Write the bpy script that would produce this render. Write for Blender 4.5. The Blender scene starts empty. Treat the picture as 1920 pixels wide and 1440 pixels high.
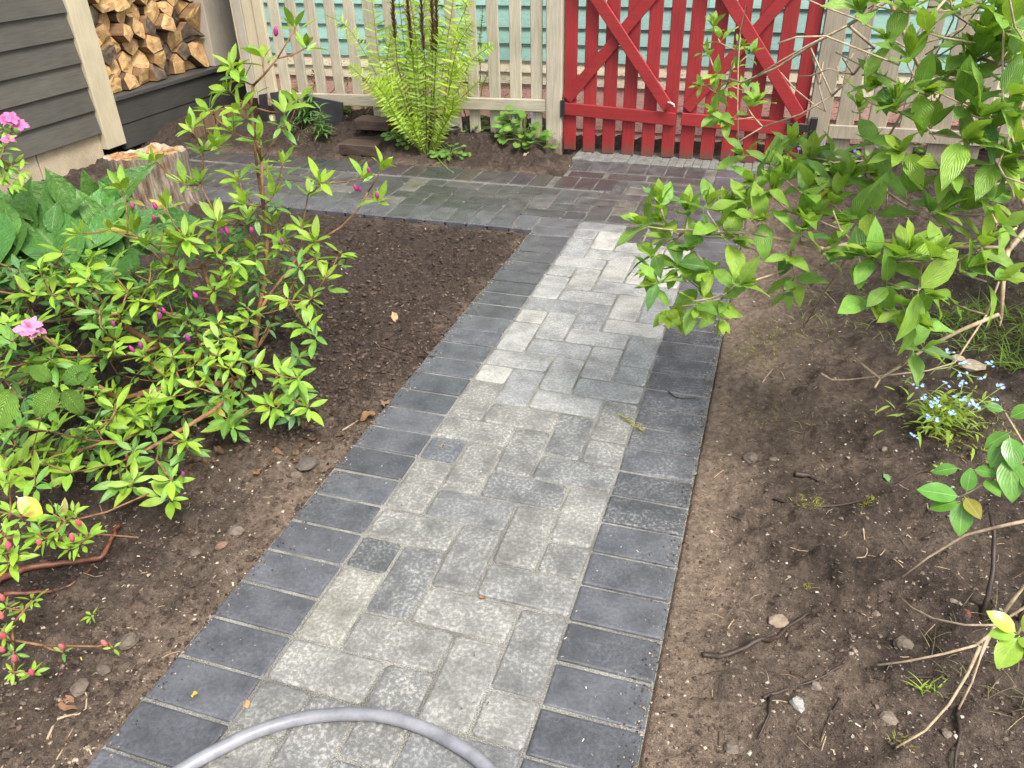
import bpy, math, random
import numpy as np
from mathutils import Vector, Matrix

random.seed(7)
rng = np.random.default_rng(7)
S = bpy.context.scene
COL = S.collection
R_ = math.radians

# ------------------------------------------------------------------ camera, sky, sun, exposure
CAM = Vector((0.9710942, -1.2990975, 1.2457130))
CROT = Matrix(((0.951815497, -0.142581692, 0.271510075),
               (0.305929593, 0.502996932, -0.808332339),
               (-0.021315342, 0.852446214, 0.522380234)))
FPX = 1466.711
cam = bpy.data.cameras.new('camera')
cam.sensor_width = 36.0
cam.lens = FPX / 1920.0 * 36.0
cam.clip_start = 0.02
cam.clip_end = 400.0
camo = bpy.data.objects.new('camera', cam)
COL.objects.link(camo)
camo.matrix_world = Matrix.Translation(CAM) @ CROT.to_4x4()
S.camera = camo

SUN_EL, SUN_AZ = 56.0, 128.0           # azimuth from +Y towards +X
world = bpy.data.worlds.new('World')
S.world = world
world.use_nodes = True
wn = world.node_tree
wn.nodes.clear()
wo = wn.nodes.new('ShaderNodeOutputWorld')
wb = wn.nodes.new('ShaderNodeBackground')
ws = wn.nodes.new('ShaderNodeTexSky')
ws.sky_type = 'NISHITA'
ws.sun_disc = False
ws.sun_elevation = R_(SUN_EL)
ws.sun_rotation = R_(SUN_AZ)
ws.dust_density = 4.0
wh = wn.nodes.new('ShaderNodeHueSaturation')      # a thin white overcast: the blue is mostly gone
wh.inputs['Saturation'].default_value = 0.42
wn.links.new(ws.outputs[0], wh.inputs['Color'])
wn.links.new(wh.outputs[0], wb.inputs['Color'])
wb.inputs['Strength'].default_value = 0.13
wn.links.new(wb.outputs[0], wo.inputs['Surface'])

sun = bpy.data.lights.new('sun', 'SUN')
sun.energy = 1.5
sun.angle = R_(15)
sun.color = (1.0, 0.95, 0.87)
suno = bpy.data.objects.new('sun', sun)
COL.objects.link(suno)
sd = Vector((math.sin(R_(SUN_AZ)) * math.cos(R_(SUN_EL)), math.cos(R_(SUN_AZ)) * math.cos(R_(SUN_EL)), math.sin(R_(SUN_EL))))
suno.rotation_euler = sd.to_track_quat('Z', 'Y').to_euler()
suno.location = (0, 0, 6)

S.view_settings.view_transform = 'Standard'
S.view_settings.look = 'None'
S.view_settings.exposure = 1.3
S.view_settings.gamma = 1.0
S.view_settings.use_curve_mapping = False
S.cycles.max_bounces = 8
S.cycles.transparent_max_bounces = 4
S.cycles.use_denoising = True

# ------------------------------------------------------------------ finding places: a sight line met with a real plane
def ray(px, py):
    return CROT @ Vector(((px - 960) / FPX, -(py - 720) / FPX, -1.0))
def atz(px, py, z=0.0):
    d = ray(px, py); return CAM + d * ((z - CAM.z) / d.z)
def aty(px, py, y):
    d = ray(px, py); return CAM + d * ((y - CAM.y) / d.y)
def atx(px, py, x):
    d = ray(px, py); return CAM + d * ((x - CAM.x) / d.x)
def atd(px, py, D):
    return CAM + ray(px, py).normalized() * D
CX = CROT @ Vector((1, 0, 0)); CU = CROT @ Vector((0, 1, 0)); CF = CROT @ Vector((0, 0, 1))
def U(a, b):
    return random.uniform(a, b)

# ------------------------------------------------------------------ noise for the ground shape
_T = rng.random((256, 256))
def vnoise(x, y):
    x = np.asarray(x, float); y = np.asarray(y, float)
    xi = np.floor(x).astype(int); yi = np.floor(y).astype(int)
    fx = x - xi; fy = y - yi
    fx = fx * fx * (3 - 2 * fx); fy = fy * fy * (3 - 2 * fy)
    a = _T[xi & 255, yi & 255]; b = _T[(xi + 1) & 255, yi & 255]
    c = _T[xi & 255, (yi + 1) & 255]; d = _T[(xi + 1) & 255, (yi + 1) & 255]
    return (a * (1 - fx) + b * fx) * (1 - fy) + (c * (1 - fx) + d * fx) * fy - 0.5
def fbm(x, y, n=4, g=0.5):
    s = 0.0; a = 1.0
    for i in range(n):
        s = s + a * vnoise(x * 2 ** i + 17.3 * i, y * 2 ** i + 5.1 * i); a *= g
    return s
def sstep(a, b, x):
    t = np.clip((np.asarray(x, float) - a) / (b - a), 0, 1); return t * t * (3 - 2 * t)

P = 0.104                      # paver module
L_ = 0.1947                    # paver length
W_ = 0.9093                    # main path width
CY0, CY1 = 1.915, 2.735        # side path, front and back edge
GY = 3.20                      # fence and gate plane
def path_dist(x, y):
    def box(x0, x1, y0, y1):
        dx = np.maximum(np.maximum(x0 - x, x - x1), 0); dy = np.maximum(np.maximum(y0 - y, y - y1), 0)
        return np.hypot(dx, dy)
    d = box(0.0, W_, -9, 3.22)
    d = np.minimum(d, box(-2.46, 0.0, CY0, CY1))
    return np.minimum(d, box(-0.075, 0.1, CY1, 3.22))
def ground_h(x, y):
    x = np.asarray(x, float); y = np.asarray(y, float)
    d = path_dist(x, y)
    a = sstep(0.004, 0.16, d)
    far = 1 - sstep(4, 9, np.hypot(x, y))
    h = -0.016 + 0.026 * sstep(0.03, 0.7, d) + 0.030 * a * fbm(x * 5, y * 5, 3)
    cl = np.maximum(vnoise(x * 24, y * 24) - 0.02, 0) * 0.060 + np.maximum(vnoise(x * 46 + 9, y * 46) - 0.02, 0) * 0.040
    h = h + (0.35 + 0.65 * a) * cl * far * np.where(x < 0.4, 1.15, 0.8) + 0.006 * (0.3 + 0.7 * a) * fbm(x * 60, y * 60, 2)
    back = sstep(2.76, 3.15, y) * sstep(-0.15, -0.5, x) * (1 - sstep(3.4, 4.2, y))
    h = h + 0.075 * back
    h = h + 0.05 * sstep(1.3, 2.4, x) * sstep(1.4, 2.6, y) * (1 - sstep(3.3, 4.5, y))
    h = h - 0.055 * sstep(-2.45, -2.8, x) * (1 - sstep(4.0, 5.0, np.abs(x)))
    h = np.where(d <= 0.003, -0.035, h)
    return h
def gz(x, y):
    return float(ground_h(np.array([x]), np.array([y]))[0])

# ------------------------------------------------------------------ materials
def new_mat(name, rough=0.6, spec=0.4):
    m = bpy.data.materials.new(name); m.use_nodes = True
    nt = m.node_tree; b = nt.nodes['Principled BSDF']
    b.inputs['Roughness'].default_value = rough
    b.inputs['Specular IOR Level'].default_value = spec
    return m, nt, b
def nd(nt, t, **kw):
    n = nt.nodes.new(t)
    for k, v in kw.items():
        if k.startswith('in_'):
            n.inputs[k[3:].replace('_', ' ')].default_value = v
        else:
            setattr(n, k, v)
    return n
def lk(nt, a, b):
    nt.links.new(a, b)
def wpos(nt, scale=(1, 1, 1)):
    g = nd(nt, 'ShaderNodeNewGeometry')
    mp = nd(nt, 'ShaderNodeMapping'); mp.inputs['Scale'].default_value = scale
    lk(nt, g.outputs['Position'], mp.inputs['Vector']); return mp.outputs[0]
def noise(nt, vec, scale, detail=3.0, rough=0.55):
    n = nd(nt, 'ShaderNodeTexNoise'); n.inputs['Scale'].default_value = scale
    n.inputs['Detail'].default_value = detail; n.inputs['Roughness'].default_value = rough
    lk(nt, vec, n.inputs['Vector']); return n.outputs['Fac']
def ramp(nt, fac, stops):
    r = nd(nt, 'ShaderNodeValToRGB'); e = r.color_ramp.elements
    while len(e) < len(stops): e.new(0.5)
    for i, (p, c) in enumerate(stops):
        e[i].position = p; e[i].color = (c if len(c) == 4 else (*c, 1)) if not isinstance(c, (int, float)) else (c, c, c, 1)
    lk(nt, fac, r.inputs['Fac']); return r.outputs['Color']
def mix(nt, fac, a, b, mode='MIX'):
    n = nd(nt, 'ShaderNodeMix', data_type='RGBA', blend_type=mode)
    for sock, v in ((n.inputs[0], fac), (n.inputs[6], a), (n.inputs[7], b)):
        if isinstance(v, (int, float)): sock.default_value = v if sock == n.inputs[0] else (v, v, v, 1)
        elif isinstance(v, tuple): sock.default_value = (*v[:3], 1)
        else: lk(nt, v, sock)
    return n.outputs[2]
def mth(nt, op, a, b=None, c=None):
    n = nd(nt, 'ShaderNodeMath', operation=op)
    for i, v in enumerate((a, b, c)):
        if v is None: continue
        if isinstance(v, (int, float)): n.inputs[i].default_value = v
        else: lk(nt, v, n.inputs[i])
    return n.outputs[0]
def bump(nt, b, h, strength=0.3, dist=0.002, prev=None):
    n = nd(nt, 'ShaderNodeBump'); n.inputs['Strength'].default_value = strength; n.inputs['Distance'].default_value = dist
    lk(nt, h, n.inputs['Height'])
    if prev is not None: lk(nt, prev, n.inputs['Normal'])
    lk(nt, n.outputs[0], b.inputs['Normal']); return n.outputs[0]

def mat_paver():
    m, nt, b = new_mat('concrete_paver')
    oi = nd(nt, 'ShaderNodeObjectInfo')
    v = wpos(nt)
    worn = oi.outputs['Alpha']
    n1 = noise(nt, v, 14, 4); n2 = noise(nt, v, 120, 5, 0.75); n3 = noise(nt, v, 330, 3, 0.6); n0 = noise(nt, v, 5, 2)
    base = mix(nt, 1.0, oi.outputs['Color'], ramp(nt, n1, [(0.22, 0.55), (0.5, 0.98), (0.78, 1.30)]), 'MULTIPLY')
    base = mix(nt, 1.0, base, ramp(nt, n2, [(0.3, 0.70), (0.7, 1.28)]), 'MULTIPLY')
    sp = ramp(nt, n2, [(0.50, 0.0), (0.60, 1.0)])
    sp2 = mth(nt, 'MULTIPLY', sp, mth(nt, 'MULTIPLY', worn, ramp(nt, n1, [(0.38, 0.12), (0.62, 0.95)])))
    pale = mix(nt, n0, (0.40, 0.40, 0.37), (0.47, 0.46, 0.41))
    col = mix(nt, sp2, base, pale)
    grit = ramp(nt, n3, [(0.66, 0.0), (0.72, 1.0)])
    col = mix(nt, mth(nt, 'MULTIPLY', grit, mth(nt, 'ADD', mth(nt, 'MULTIPLY', worn, 0.5), 0.10)), col, (0.46, 0.45, 0.42))
    pit = ramp(nt, n3, [(0.28, 1.0), (0.35, 0.0)])
    col = mix(nt, mth(nt, 'MULTIPLY', pit, 0.5), col, (0.03, 0.03, 0.03))
    lk(nt, col, b.inputs['Base Color'])
    wet = noise(nt, v, 3.2, 3)
    r = mth(nt, 'ADD', mth(nt, 'MULTIPLY', worn, 0.40), mth(nt, 'MULTIPLY', ramp(nt, wet, [(0.35, 0.0), (0.65, 1.0)]), 0.26))
    r = mth(nt, 'ADD', r, 0.14)
    lk(nt, r, b.inputs['Roughness'])
    b.inputs['Specular IOR Level'].default_value = 0.6
    lk(nt, mth(nt, 'MULTIPLY', mth(nt, 'SUBTRACT', 1.0, mth(nt, 'MINIMUM', mth(nt, 'MULTIPLY', worn, 2.5), 1.0)), ramp(nt, wet, [(0.42, 0.30), (0.60, 0.05)])), b.inputs['Coat Weight'])
    b.inputs['Coat Roughness'].default_value = 0.17
    k = bump(nt, b, n2, 0.7, 0.0020)
    bump(nt, b, n3, 0.5, 0.0010, k)
    return m
def mat_sand(nm='joint_sand', kk=1.0):
    m, nt, b = new_mat(nm, 0.85 if kk == 1.0 else 0.6, 0.25)
    v = wpos(nt); n = noise(nt, v, 420, 3, 0.7); n2 = noise(nt, v, 9, 3)
    c = ramp(nt, n, [(0.33, (0.085, 0.08, 0.068)), (0.5, (0.26, 0.25, 0.22)), (0.66, (0.55, 0.53, 0.47))])
    c = mix(nt, 1.0, c, ramp(nt, n2, [(0.35, 0.55), (0.65, 1.1)]), 'MULTIPLY')
    if kk != 1.0: c = mix(nt, 1.0, c, (kk, kk, kk), 'MULTIPLY')
    lk(nt, c, b.inputs['Base Color']); bump(nt, b, n, 0.9, 0.004); return m
def mat_soil():
    m, nt, b = new_mat('garden_soil', 0.78, 0.35)
    v = wpos(nt)
    at = nd(nt, 'ShaderNodeAttribute', attribute_name='dry')
    n1 = noise(nt, v, 7, 4); n2 = noise(nt, v, 60, 5, 0.7); n3 = noise(nt, v, 260, 3, 0.65)
    dark = ramp(nt, n2, [(0.28, (0.020, 0.0138, 0.0102)), (0.5, (0.048, 0.033, 0.0245)), (0.72, (0.098, 0.070, 0.051))])
    lite = ramp(nt, n2, [(0.28, (0.10, 0.071, 0.049)), (0.5, (0.205, 0.15, 0.107)), (0.72, (0.33, 0.25, 0.185))])
    f = mth(nt, 'ADD', at.outputs['Fac'], mth(nt, 'MULTIPLY', mth(nt, 'SUBTRACT', n1, 0.5), 0.9))
    f = ramp(nt, f, [(0.22, 0.0), (0.95, 1.0)])
    c = mix(nt, f, dark, lite)
    chip = ramp(nt, n3, [(0.68, 0.0), (0.73, 1.0)])
    c = mix(nt, mth(nt, 'MULTIPLY', chip, 0.6), c, (0.36, 0.27, 0.19))
    pit = ramp(nt, n3, [(0.28, 1.0), (0.37, 0.0)])
    c = mix(nt, mth(nt, 'MULTIPLY', pit, 0.6), c, (0.016, 0.011, 0.008))
    lk(nt, c, b.inputs['Base Color'])
    k = bump(nt, b, n2, 1.0, 0.016); bump(nt, b, n3, 1.0, 0.005, k); return m
def mat_paint(name, col, axis='z', wear=0.3, under=(0.16, 0.13, 0.10), rough=0.5, dirt=0.25, splash=0.0):
    """painted board: streaks along the grain, worn flakes showing wood beneath, some grime"""
    m, nt, b = new_mat(name, rough, 0.4)
    st = {'x': (1, 14, 14), 'y': (14, 1, 14), 'z': (14, 14, 1)}[axis]
    v = wpos(nt); vs = wpos(nt, st)
    n1 = noise(nt, v, 6, 3); n2 = noise(nt, vs, 8, 5, 0.65); n3 = noise(nt, vs, 28, 4, 0.7); n4 = noise(nt, v, 40, 4, .7)
    oi = nd(nt, 'ShaderNodeObjectInfo')
    c = mix(nt, 1.0, col, ramp(nt, n2, [(0.25, 1 - dirt), (0.6, 1.03)]), 'MULTIPLY')
    c = mix(nt, 1.0, c, ramp(nt, oi.outputs['Random'], [(0.0, 0.9), (1.0, 1.06)]), 'MULTIPLY')
    c = mix(nt, 1.0, c, ramp(nt, n1, [(0.3, 0.88), (0.65, 1.04)]), 'MULTIPLY')
    hi = 0.80 - 0.30 * wear
    w = ramp(nt, n3, [(hi, 0.0), (hi + 0.03, 1.0)])
    c = mix(nt, mth(nt, 'MULTIPLY', w, 0.8), c, under)
    c = mix(nt, mth(nt, 'MULTIPLY', ramp(nt, n4, [(0.66, 0.0), (0.74, 1.0)]), dirt), c, tuple(x * 0.4 for x in under))
    if splash:
        sz = nd(nt, 'ShaderNodeSeparateXYZ'); lk(nt, wpos(nt), sz.inputs[0])
        lo = mth(nt, 'SUBTRACT', 1.0, mth(nt, 'MULTIPLY', sz.outputs[2], 1 / splash))
        mk = ramp(nt, mth(nt, 'ADD', lo, mth(nt, 'MULTIPLY', mth(nt, 'SUBTRACT', n4, 0.5), 1.6)), [(0.35, 0.0), (0.75, 1.0)])
        c = mix(nt, mth(nt, 'MULTIPLY', mk, 0.7), c, (0.10, 0.065, 0.045))
    lk(nt, c, b.inputs['Base Color'])
    lk(nt, ramp(nt, n2, [(0.3, rough + .1), (0.7, rough - .1)]), b.inputs['Roughness'])
    k = bump(nt, b, n3, 0.35, 0.0015); bump(nt, b, w, -0.5, 0.001, k); return m
def mat_peel(name, col, under, thr=0.56):
    """old house paint cracked and flaked in short horizontal dashes"""
    m, nt, b = new_mat(name, 0.6, 0.35)
    vs = wpos(nt, (9, 9, 42)); v = wpos(nt)
    n = noise(nt, vs, 5.5, 4, 0.72); n1 = noise(nt, v, 7, 3); n2 = noise(nt, wpos(nt, (3, 3, 30)), 10, 3)
    oi = nd(nt, 'ShaderNodeObjectInfo')
    c = mix(nt, 1.0, col, ramp(nt, n2, [(0.3, 0.84), (0.6, 1.04)]), 'MULTIPLY')
    c = mix(nt, 1.0, c, ramp(nt, oi.outputs['Random'], [(0.0, 0.88), (1.0, 1.06)]), 'MULTIPLY')
    w = ramp(nt, mth(nt, 'ADD', n, mth(nt, 'MULTIPLY', mth(nt, 'SUBTRACT', n1, 0.5), 0.25)), [(thr, 0.0), (thr + 0.02, 1.0)])
    c = mix(nt, mth(nt, 'MULTIPLY', w, 0.85), c, under)
    lk(nt, c, b.inputs['Base Color']); bump(nt, b, w, -0.6, 0.002); return m
def mat_noise(name, c0, c1, scale=30, stretch=(1, 1, 1), rough=0.7, spec=0.3, bs=0.4, bd=0.003, detail=5, fine=None):
    m, nt, b = new_mat(name, rough, spec)
    v = wpos(nt, stretch); n = noise(nt, v, scale, detail, 0.65)
    c = ramp(nt, n, [(0.3, c0), (0.7, c1)])
    if fine:
        n2 = noise(nt, wpos(nt), fine, 3, 0.6)
        c = mix(nt, 1.0, c, ramp(nt, n2, [(0.3, 0.75), (0.7, 1.2)]), 'MULTIPLY')
    lk(nt, c, b.inputs['Base Color']); bump(nt, b, n, bs, bd); return m
def mat_leaf(name, joined=False, rough=0.38, trans=0.30, veins=9.0, vein_k=0.55, vbump=0.35, spec=0.5, midrib=0.5, quilt=False):
    """leaf colour comes from the object (or, in joined foliage, from the 'tint' attribute); veins follow the leaf's own UV"""
    m, nt, b = new_mat(name, rough, spec)
    if joined:
        a = nd(nt, 'ShaderNodeAttribute', attribute_name='tint'); colr = a.outputs['Color']
    else:
        colr = nd(nt, 'ShaderNodeObjectInfo').outputs['Color']
    uv = nd(nt, 'ShaderNodeUVMap'); sx = nd(nt, 'ShaderNodeSeparateXYZ'); lk(nt, uv.outputs[0], sx.inputs[0])
    au = mth(nt, 'ABSOLUTE', mth(nt, 'SUBTRACT', sx.outputs[0], 0.5))
    ph = mth(nt, 'SUBTRACT', mth(nt, 'MULTIPLY', sx.outputs[1], veins), mth(nt, 'MULTIPLY', au, veins * vein_k * 2))
    sw = mth(nt, 'SINE', mth(nt, 'MULTIPLY', ph, 6.2832))
    mid = ramp(nt, au, [(0.0, 1.0), (0.045, 0.0)])
    n = noise(nt, wpos(nt), 60, 3)
    c = mix(nt, 1.0, colr, ramp(nt, n, [(0.3, 0.82), (0.7, 1.12)]), 'MULTIPLY')
    c = mix(nt, mth(nt, 'MULTIPLY', ramp(nt, sw, [(0.80, 0.0), (1.0, 1.0)]), 0.14), c, (0.34, 0.48, 0.12))
    c = mix(nt, mth(nt, 'MULTIPLY', mid, midrib), c, (0.36, 0.50, 0.16))
    lk(nt, c, b.inputs['Base Color'])
    h = mth(nt, 'SUBTRACT', mth(nt, 'MULTIPLY', sw, -0.5), mth(nt, 'MULTIPLY', mid, 1.2))
    if quilt:
        h = mth(nt, 'ADD', h, mth(nt, 'MULTIPLY', noise(nt, wpos(nt), 85, 2), 2.2))
    bump(nt, b, h, vbump, 0.003)
    tr = nd(nt, 'ShaderNodeBsdfTranslucent')
    lk(nt, mix(nt, 1.0, c, (1.25, 1.15, 0.55), 'MULTIPLY'), tr.inputs['Color'])
    ms = nd(nt, 'ShaderNodeMixShader'); ms.inputs[0].default_value = trans
    lk(nt, b.outputs[0], ms.inputs[1]); lk(nt, tr.outputs[0], ms.inputs[2])
    lk(nt, ms.outputs[0], nt.nodes['Material Output'].inputs['Surface'])
    return m
def mat_plain(name, col, rough=0.6, spec=0.4, var=0.25, scale=40):
    return mat_noise(name, tuple(x * (1 - var) for x in col), tuple(min(1, x * (1 + var)) for x in col), scale, rough=rough, spec=spec, bs=0.2, bd=0.002)
def mat_tint(name, rough=0.6, trans=0.0, spec=0.35):
    """plain material coloured by the object colour"""
    m, nt, b = new_mat(name, rough, spec)
    oi = nd(nt, 'ShaderNodeObjectInfo'); n = noise(nt, wpos(nt), 90, 4)
    c = mix(nt, 1.0, oi.outputs['Color'], ramp(nt, n, [(0.3, 0.7), (0.7, 1.2)]), 'MULTIPLY')
    lk(nt, c, b.inputs['Base Color']); bump(nt, b, n, 0.8, 0.004); return m

M = {}
M['paver'] = mat_paver(); M['sand'] = mat_sand(); M['sand_wet'] = mat_sand('wet_joint_sand', 0.62); M['soil'] = mat_soil()
M['fence'] = mat_paint('weathered_cream_paint', (0.48, 0.43, 0.325), 'z', 0.42, (0.20, 0.17, 0.13), dirt=0.34, splash=0.16)
M['fence_rail'] = mat_paint('weathered_cream_rail_paint', (0.50, 0.45, 0.345), 'x', 0.55, (0.18, 0.15, 0.11), dirt=0.38)
M['fence_shade'] = mat_paint('weathered_shade_toned_paint', (0.335, 0.288, 0.215), 'z', 0.42, (0.16, 0.13, 0.10), dirt=0.36, splash=0.16)  # right fence: its paint is darkened to put the shade into the colour
M['red'] = mat_paint('red_gate_paint', (0.30, 0.026, 0.028), 'z', 0.24, (0.13, 0.035, 0.025), rough=0.45, dirt=0.30, splash=0.11)
M['red_rail'] = mat_paint('red_gate_rail_paint', (0.31, 0.027, 0.029), 'x', 0.26, (0.13, 0.035, 0.025), rough=0.42, dirt=0.32)
M['trim'] = mat_paint('cream_trim_paint', (0.56, 0.485, 0.335), 'z', 0.10, (0.3, 0.27, 0.2), dirt=0.15)
M['tan'] = mat_paint('tan_trim_paint', (0.47, 0.42, 0.34), 'z', 0.08, (0.3, 0.27, 0.2), dirt=0.15)
M['siding'] = mat_paint('dark_grey_siding_paint', (0.10, 0.092, 0.079), 'y', 0.18, (0.14, 0.13, 0.115), rough=0.55, dirt=0.3)
M['sill'] = mat_paint('dark_grey_bench_paint', (0.066, 0.064, 0.058), 'y', 0.15, (0.13, 0.12, 0.11), rough=0.5, dirt=0.3)
M['found'] = mat_noise('foundation_concrete', (0.36, 0.29, 0.195), (0.50, 0.42, 0.30), 7, rough=0.85, bs=0.3, fine=160)
M['edging'] = mat_noise('brown_stained_board', (0.075, 0.045, 0.026), (0.16, 0.10, 0.06), 6, (12, 12, 1), rough=0.7)
M['teal'] = mat_peel('peeling_teal_paint', (0.38, 0.63, 0.575), (0.18, 0.26, 0.24), 0.66)
M['cream'] = mat_peel('peeling_cream_paint', (0.88, 0.78, 0.60), (0.13, 0.10, 0.08), 0.60)
M['pink'] = mat_peel('peeling_pink_paint', (0.83, 0.50, 0.43), (0.20, 0.08, 0.06), 0.575)
M['darkred'] = mat_peel('flaking_dark_red_paint', (0.15, 0.040, 0.034), (0.05, 0.03, 0.025), 0.52)
M['wood_end'] = mat_noise('split_wood_face', (0.36, 0.20, 0.08), (0.70, 0.46, 0.22), 22, (1, 1, 1), rough=0.8, bs=0.5, fine=150)
M['wood_end_dark'] = mat_noise('weathered_wood_face', (0.055, 0.042, 0.032), (0.21, 0.155, 0.11), 20, rough=0.85, bs=0.6, fine=120)
M['bark'] = mat_noise('log_bark', (0.045, 0.03, 0.02), (0.17, 0.11, 0.065), 14, (0.4, 1, 1), rough=0.9, bs=0.9, bd=0.008)
M['split_side'] = mat_noise('split_wood_side', (0.10, 0.055, 0.028), (0.32, 0.19, 0.09), 18, (0.15, 1, 1), rough=0.85, bs=0.6)
M['dark'] = mat_plain('dark_shed_inside', (0.03, 0.026, 0.022))
M['black'] = mat_plain('black_iron', (0.018, 0.018, 0.018), 0.45, 0.5)
M['black_plastic'] = mat_plain('black_plastic', (0.030, 0.030, 0.034), 0.30, 0.5, 0.3, 12)
M['hose'] = mat_noise('grey_hose_rubber', (0.15, 0.153, 0.168), (0.27, 0.272, 0.292), 26, rough=0.36, spec=0.5, bs=0.1)
M['twig'] = mat_noise('tan_twig_bark', (0.24, 0.17, 0.105), (0.50, 0.40, 0.27), 70, rough=0.75, bs=0.5)
M['stem'] = mat_noise('brown_azalea_bark', (0.12, 0.058, 0.026), (0.30, 0.165, 0.08), 60, rough=0.7, bs=0.5)
M['root'] = mat_noise('dark_wet_root', (0.016, 0.011, 0.008), (0.060, 0.036, 0.024), 60, rough=0.55, spec=0.5)
M['redroot'] = mat_noise('red_brown_wet_stem', (0.07, 0.022, 0.012), (0.24, 0.085, 0.045), 50, rough=0.38, spec=0.6)
M['stump_side'] = mat_noise('rotting_stump_side', (0.045, 0.020, 0.010), (0.37, 0.245, 0.14), 5.0, (6, 6, 0.6), rough=0.85, bs=0.9, bd=0.012, fine=60)
def mat_stump():
    m, nt, b = new_mat('rotting_stump_side', 0.85, 0.3)
    n = noise(nt, wpos(nt, (7, 7, 0.7)), 6, 5, .7); n2 = noise(nt, wpos(nt), 7, 3); n3 = noise(nt, wpos(nt, (2, 2, .4)), 40, 4, .7)
    grey = ramp(nt, n, [(.3, (0.05, 0.04, 0.032)), (.5, (0.235, 0.19, 0.14)), (.7, (0.44, 0.37, 0.28))])
    oran = ramp(nt, n, [(.3, (0.035, 0.015, 0.007)), (.48, (0.15, 0.062, 0.022)), (.7, (0.36, 0.185, 0.075))])
    c = mix(nt, ramp(nt, n2, [(.50, 0.0), (.72, 1.0)]), grey, oran)
    c = mix(nt, 1.0, c, ramp(nt, n3, [(.3, .55), (.7, 1.25)]), 'MULTIPLY')
    lk(nt, c, b.inputs['Base Color']); k = bump(nt, b, n, 1.0, .02); bump(nt, b, n3, .8, .006, k); return m
M['stump_side'] = mat_stump()
M['stump_top'] = mat_noise('crumbling_stump_top', (0.16, 0.065, 0.028), (0.60, 0.34, 0.15), 30, rough=0.9, bs=1.0, bd=0.012, fine=110)
M['stump_rim'] = mat_noise('bleached_stump_rim', (0.24, 0.18, 0.12), (0.50, 0.42, 0.31), 20, rough=0.85, bs=0.7, bd=0.006, fine=80)
M['stone'] = mat_tint('stone', 0.75)
M['litter'] = mat_tint('dry_litter', 0.75)
M['block'] = mat_noise('dark_wet_timber', (0.030, 0.019, 0.014), (0.105, 0.07, 0.052), 10, (1, 7, 7), rough=0.55, spec=0.4, bs=0.6, fine=90)
M['concrete'] = mat_noise('grey_concrete', (0.11, 0.11, 0.10), (0.23, 0.23, 0.21), 22, rough=0.8, fine=240)
M['petal'] = mat_tint('petal', 0.5)
M['azalea_leaf'] = mat_leaf('azalea_leaf', False, 0.33, 0.30, 7, 0.5, 0.22)
M['azalea_leaf_j'] = mat_leaf('azalea_foliage', True, 0.33, 0.28, 7, 0.5, 0.22)
M['broad_leaf'] = mat_leaf('broad_leaf', False, 0.40, 0.36, 7, 0.7, 0.45)
M['broad_leaf_j'] = mat_leaf('broad_foliage', True, 0.40, 0.34, 7, 0.7, 0.45)
M['gloss_leaf'] = mat_leaf('glossy_leaf', False, 0.24, 0.22, 6, 0.7, 0.08, 0.5)
M['hosta_leaf'] = mat_leaf('hosta_leaf', False, 0.42, 0.2, 0.001, 0.0, 0.8, 0.4, 0.35, True)
M['pleat_leaf'] = mat_leaf('pleated_leaf', False, 0.45, 0.3, 12, 0.45, 1.0)
M['fern'] = mat_leaf('fern_foliage', True, 0.5, 0.38, 4, 0.5, 0.1, 0.3)
M['grass'] = mat_leaf('grass_blade', True, 0.5, 0.3, 0.001, 0, 0.05, 0.3, 0.1)

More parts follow.
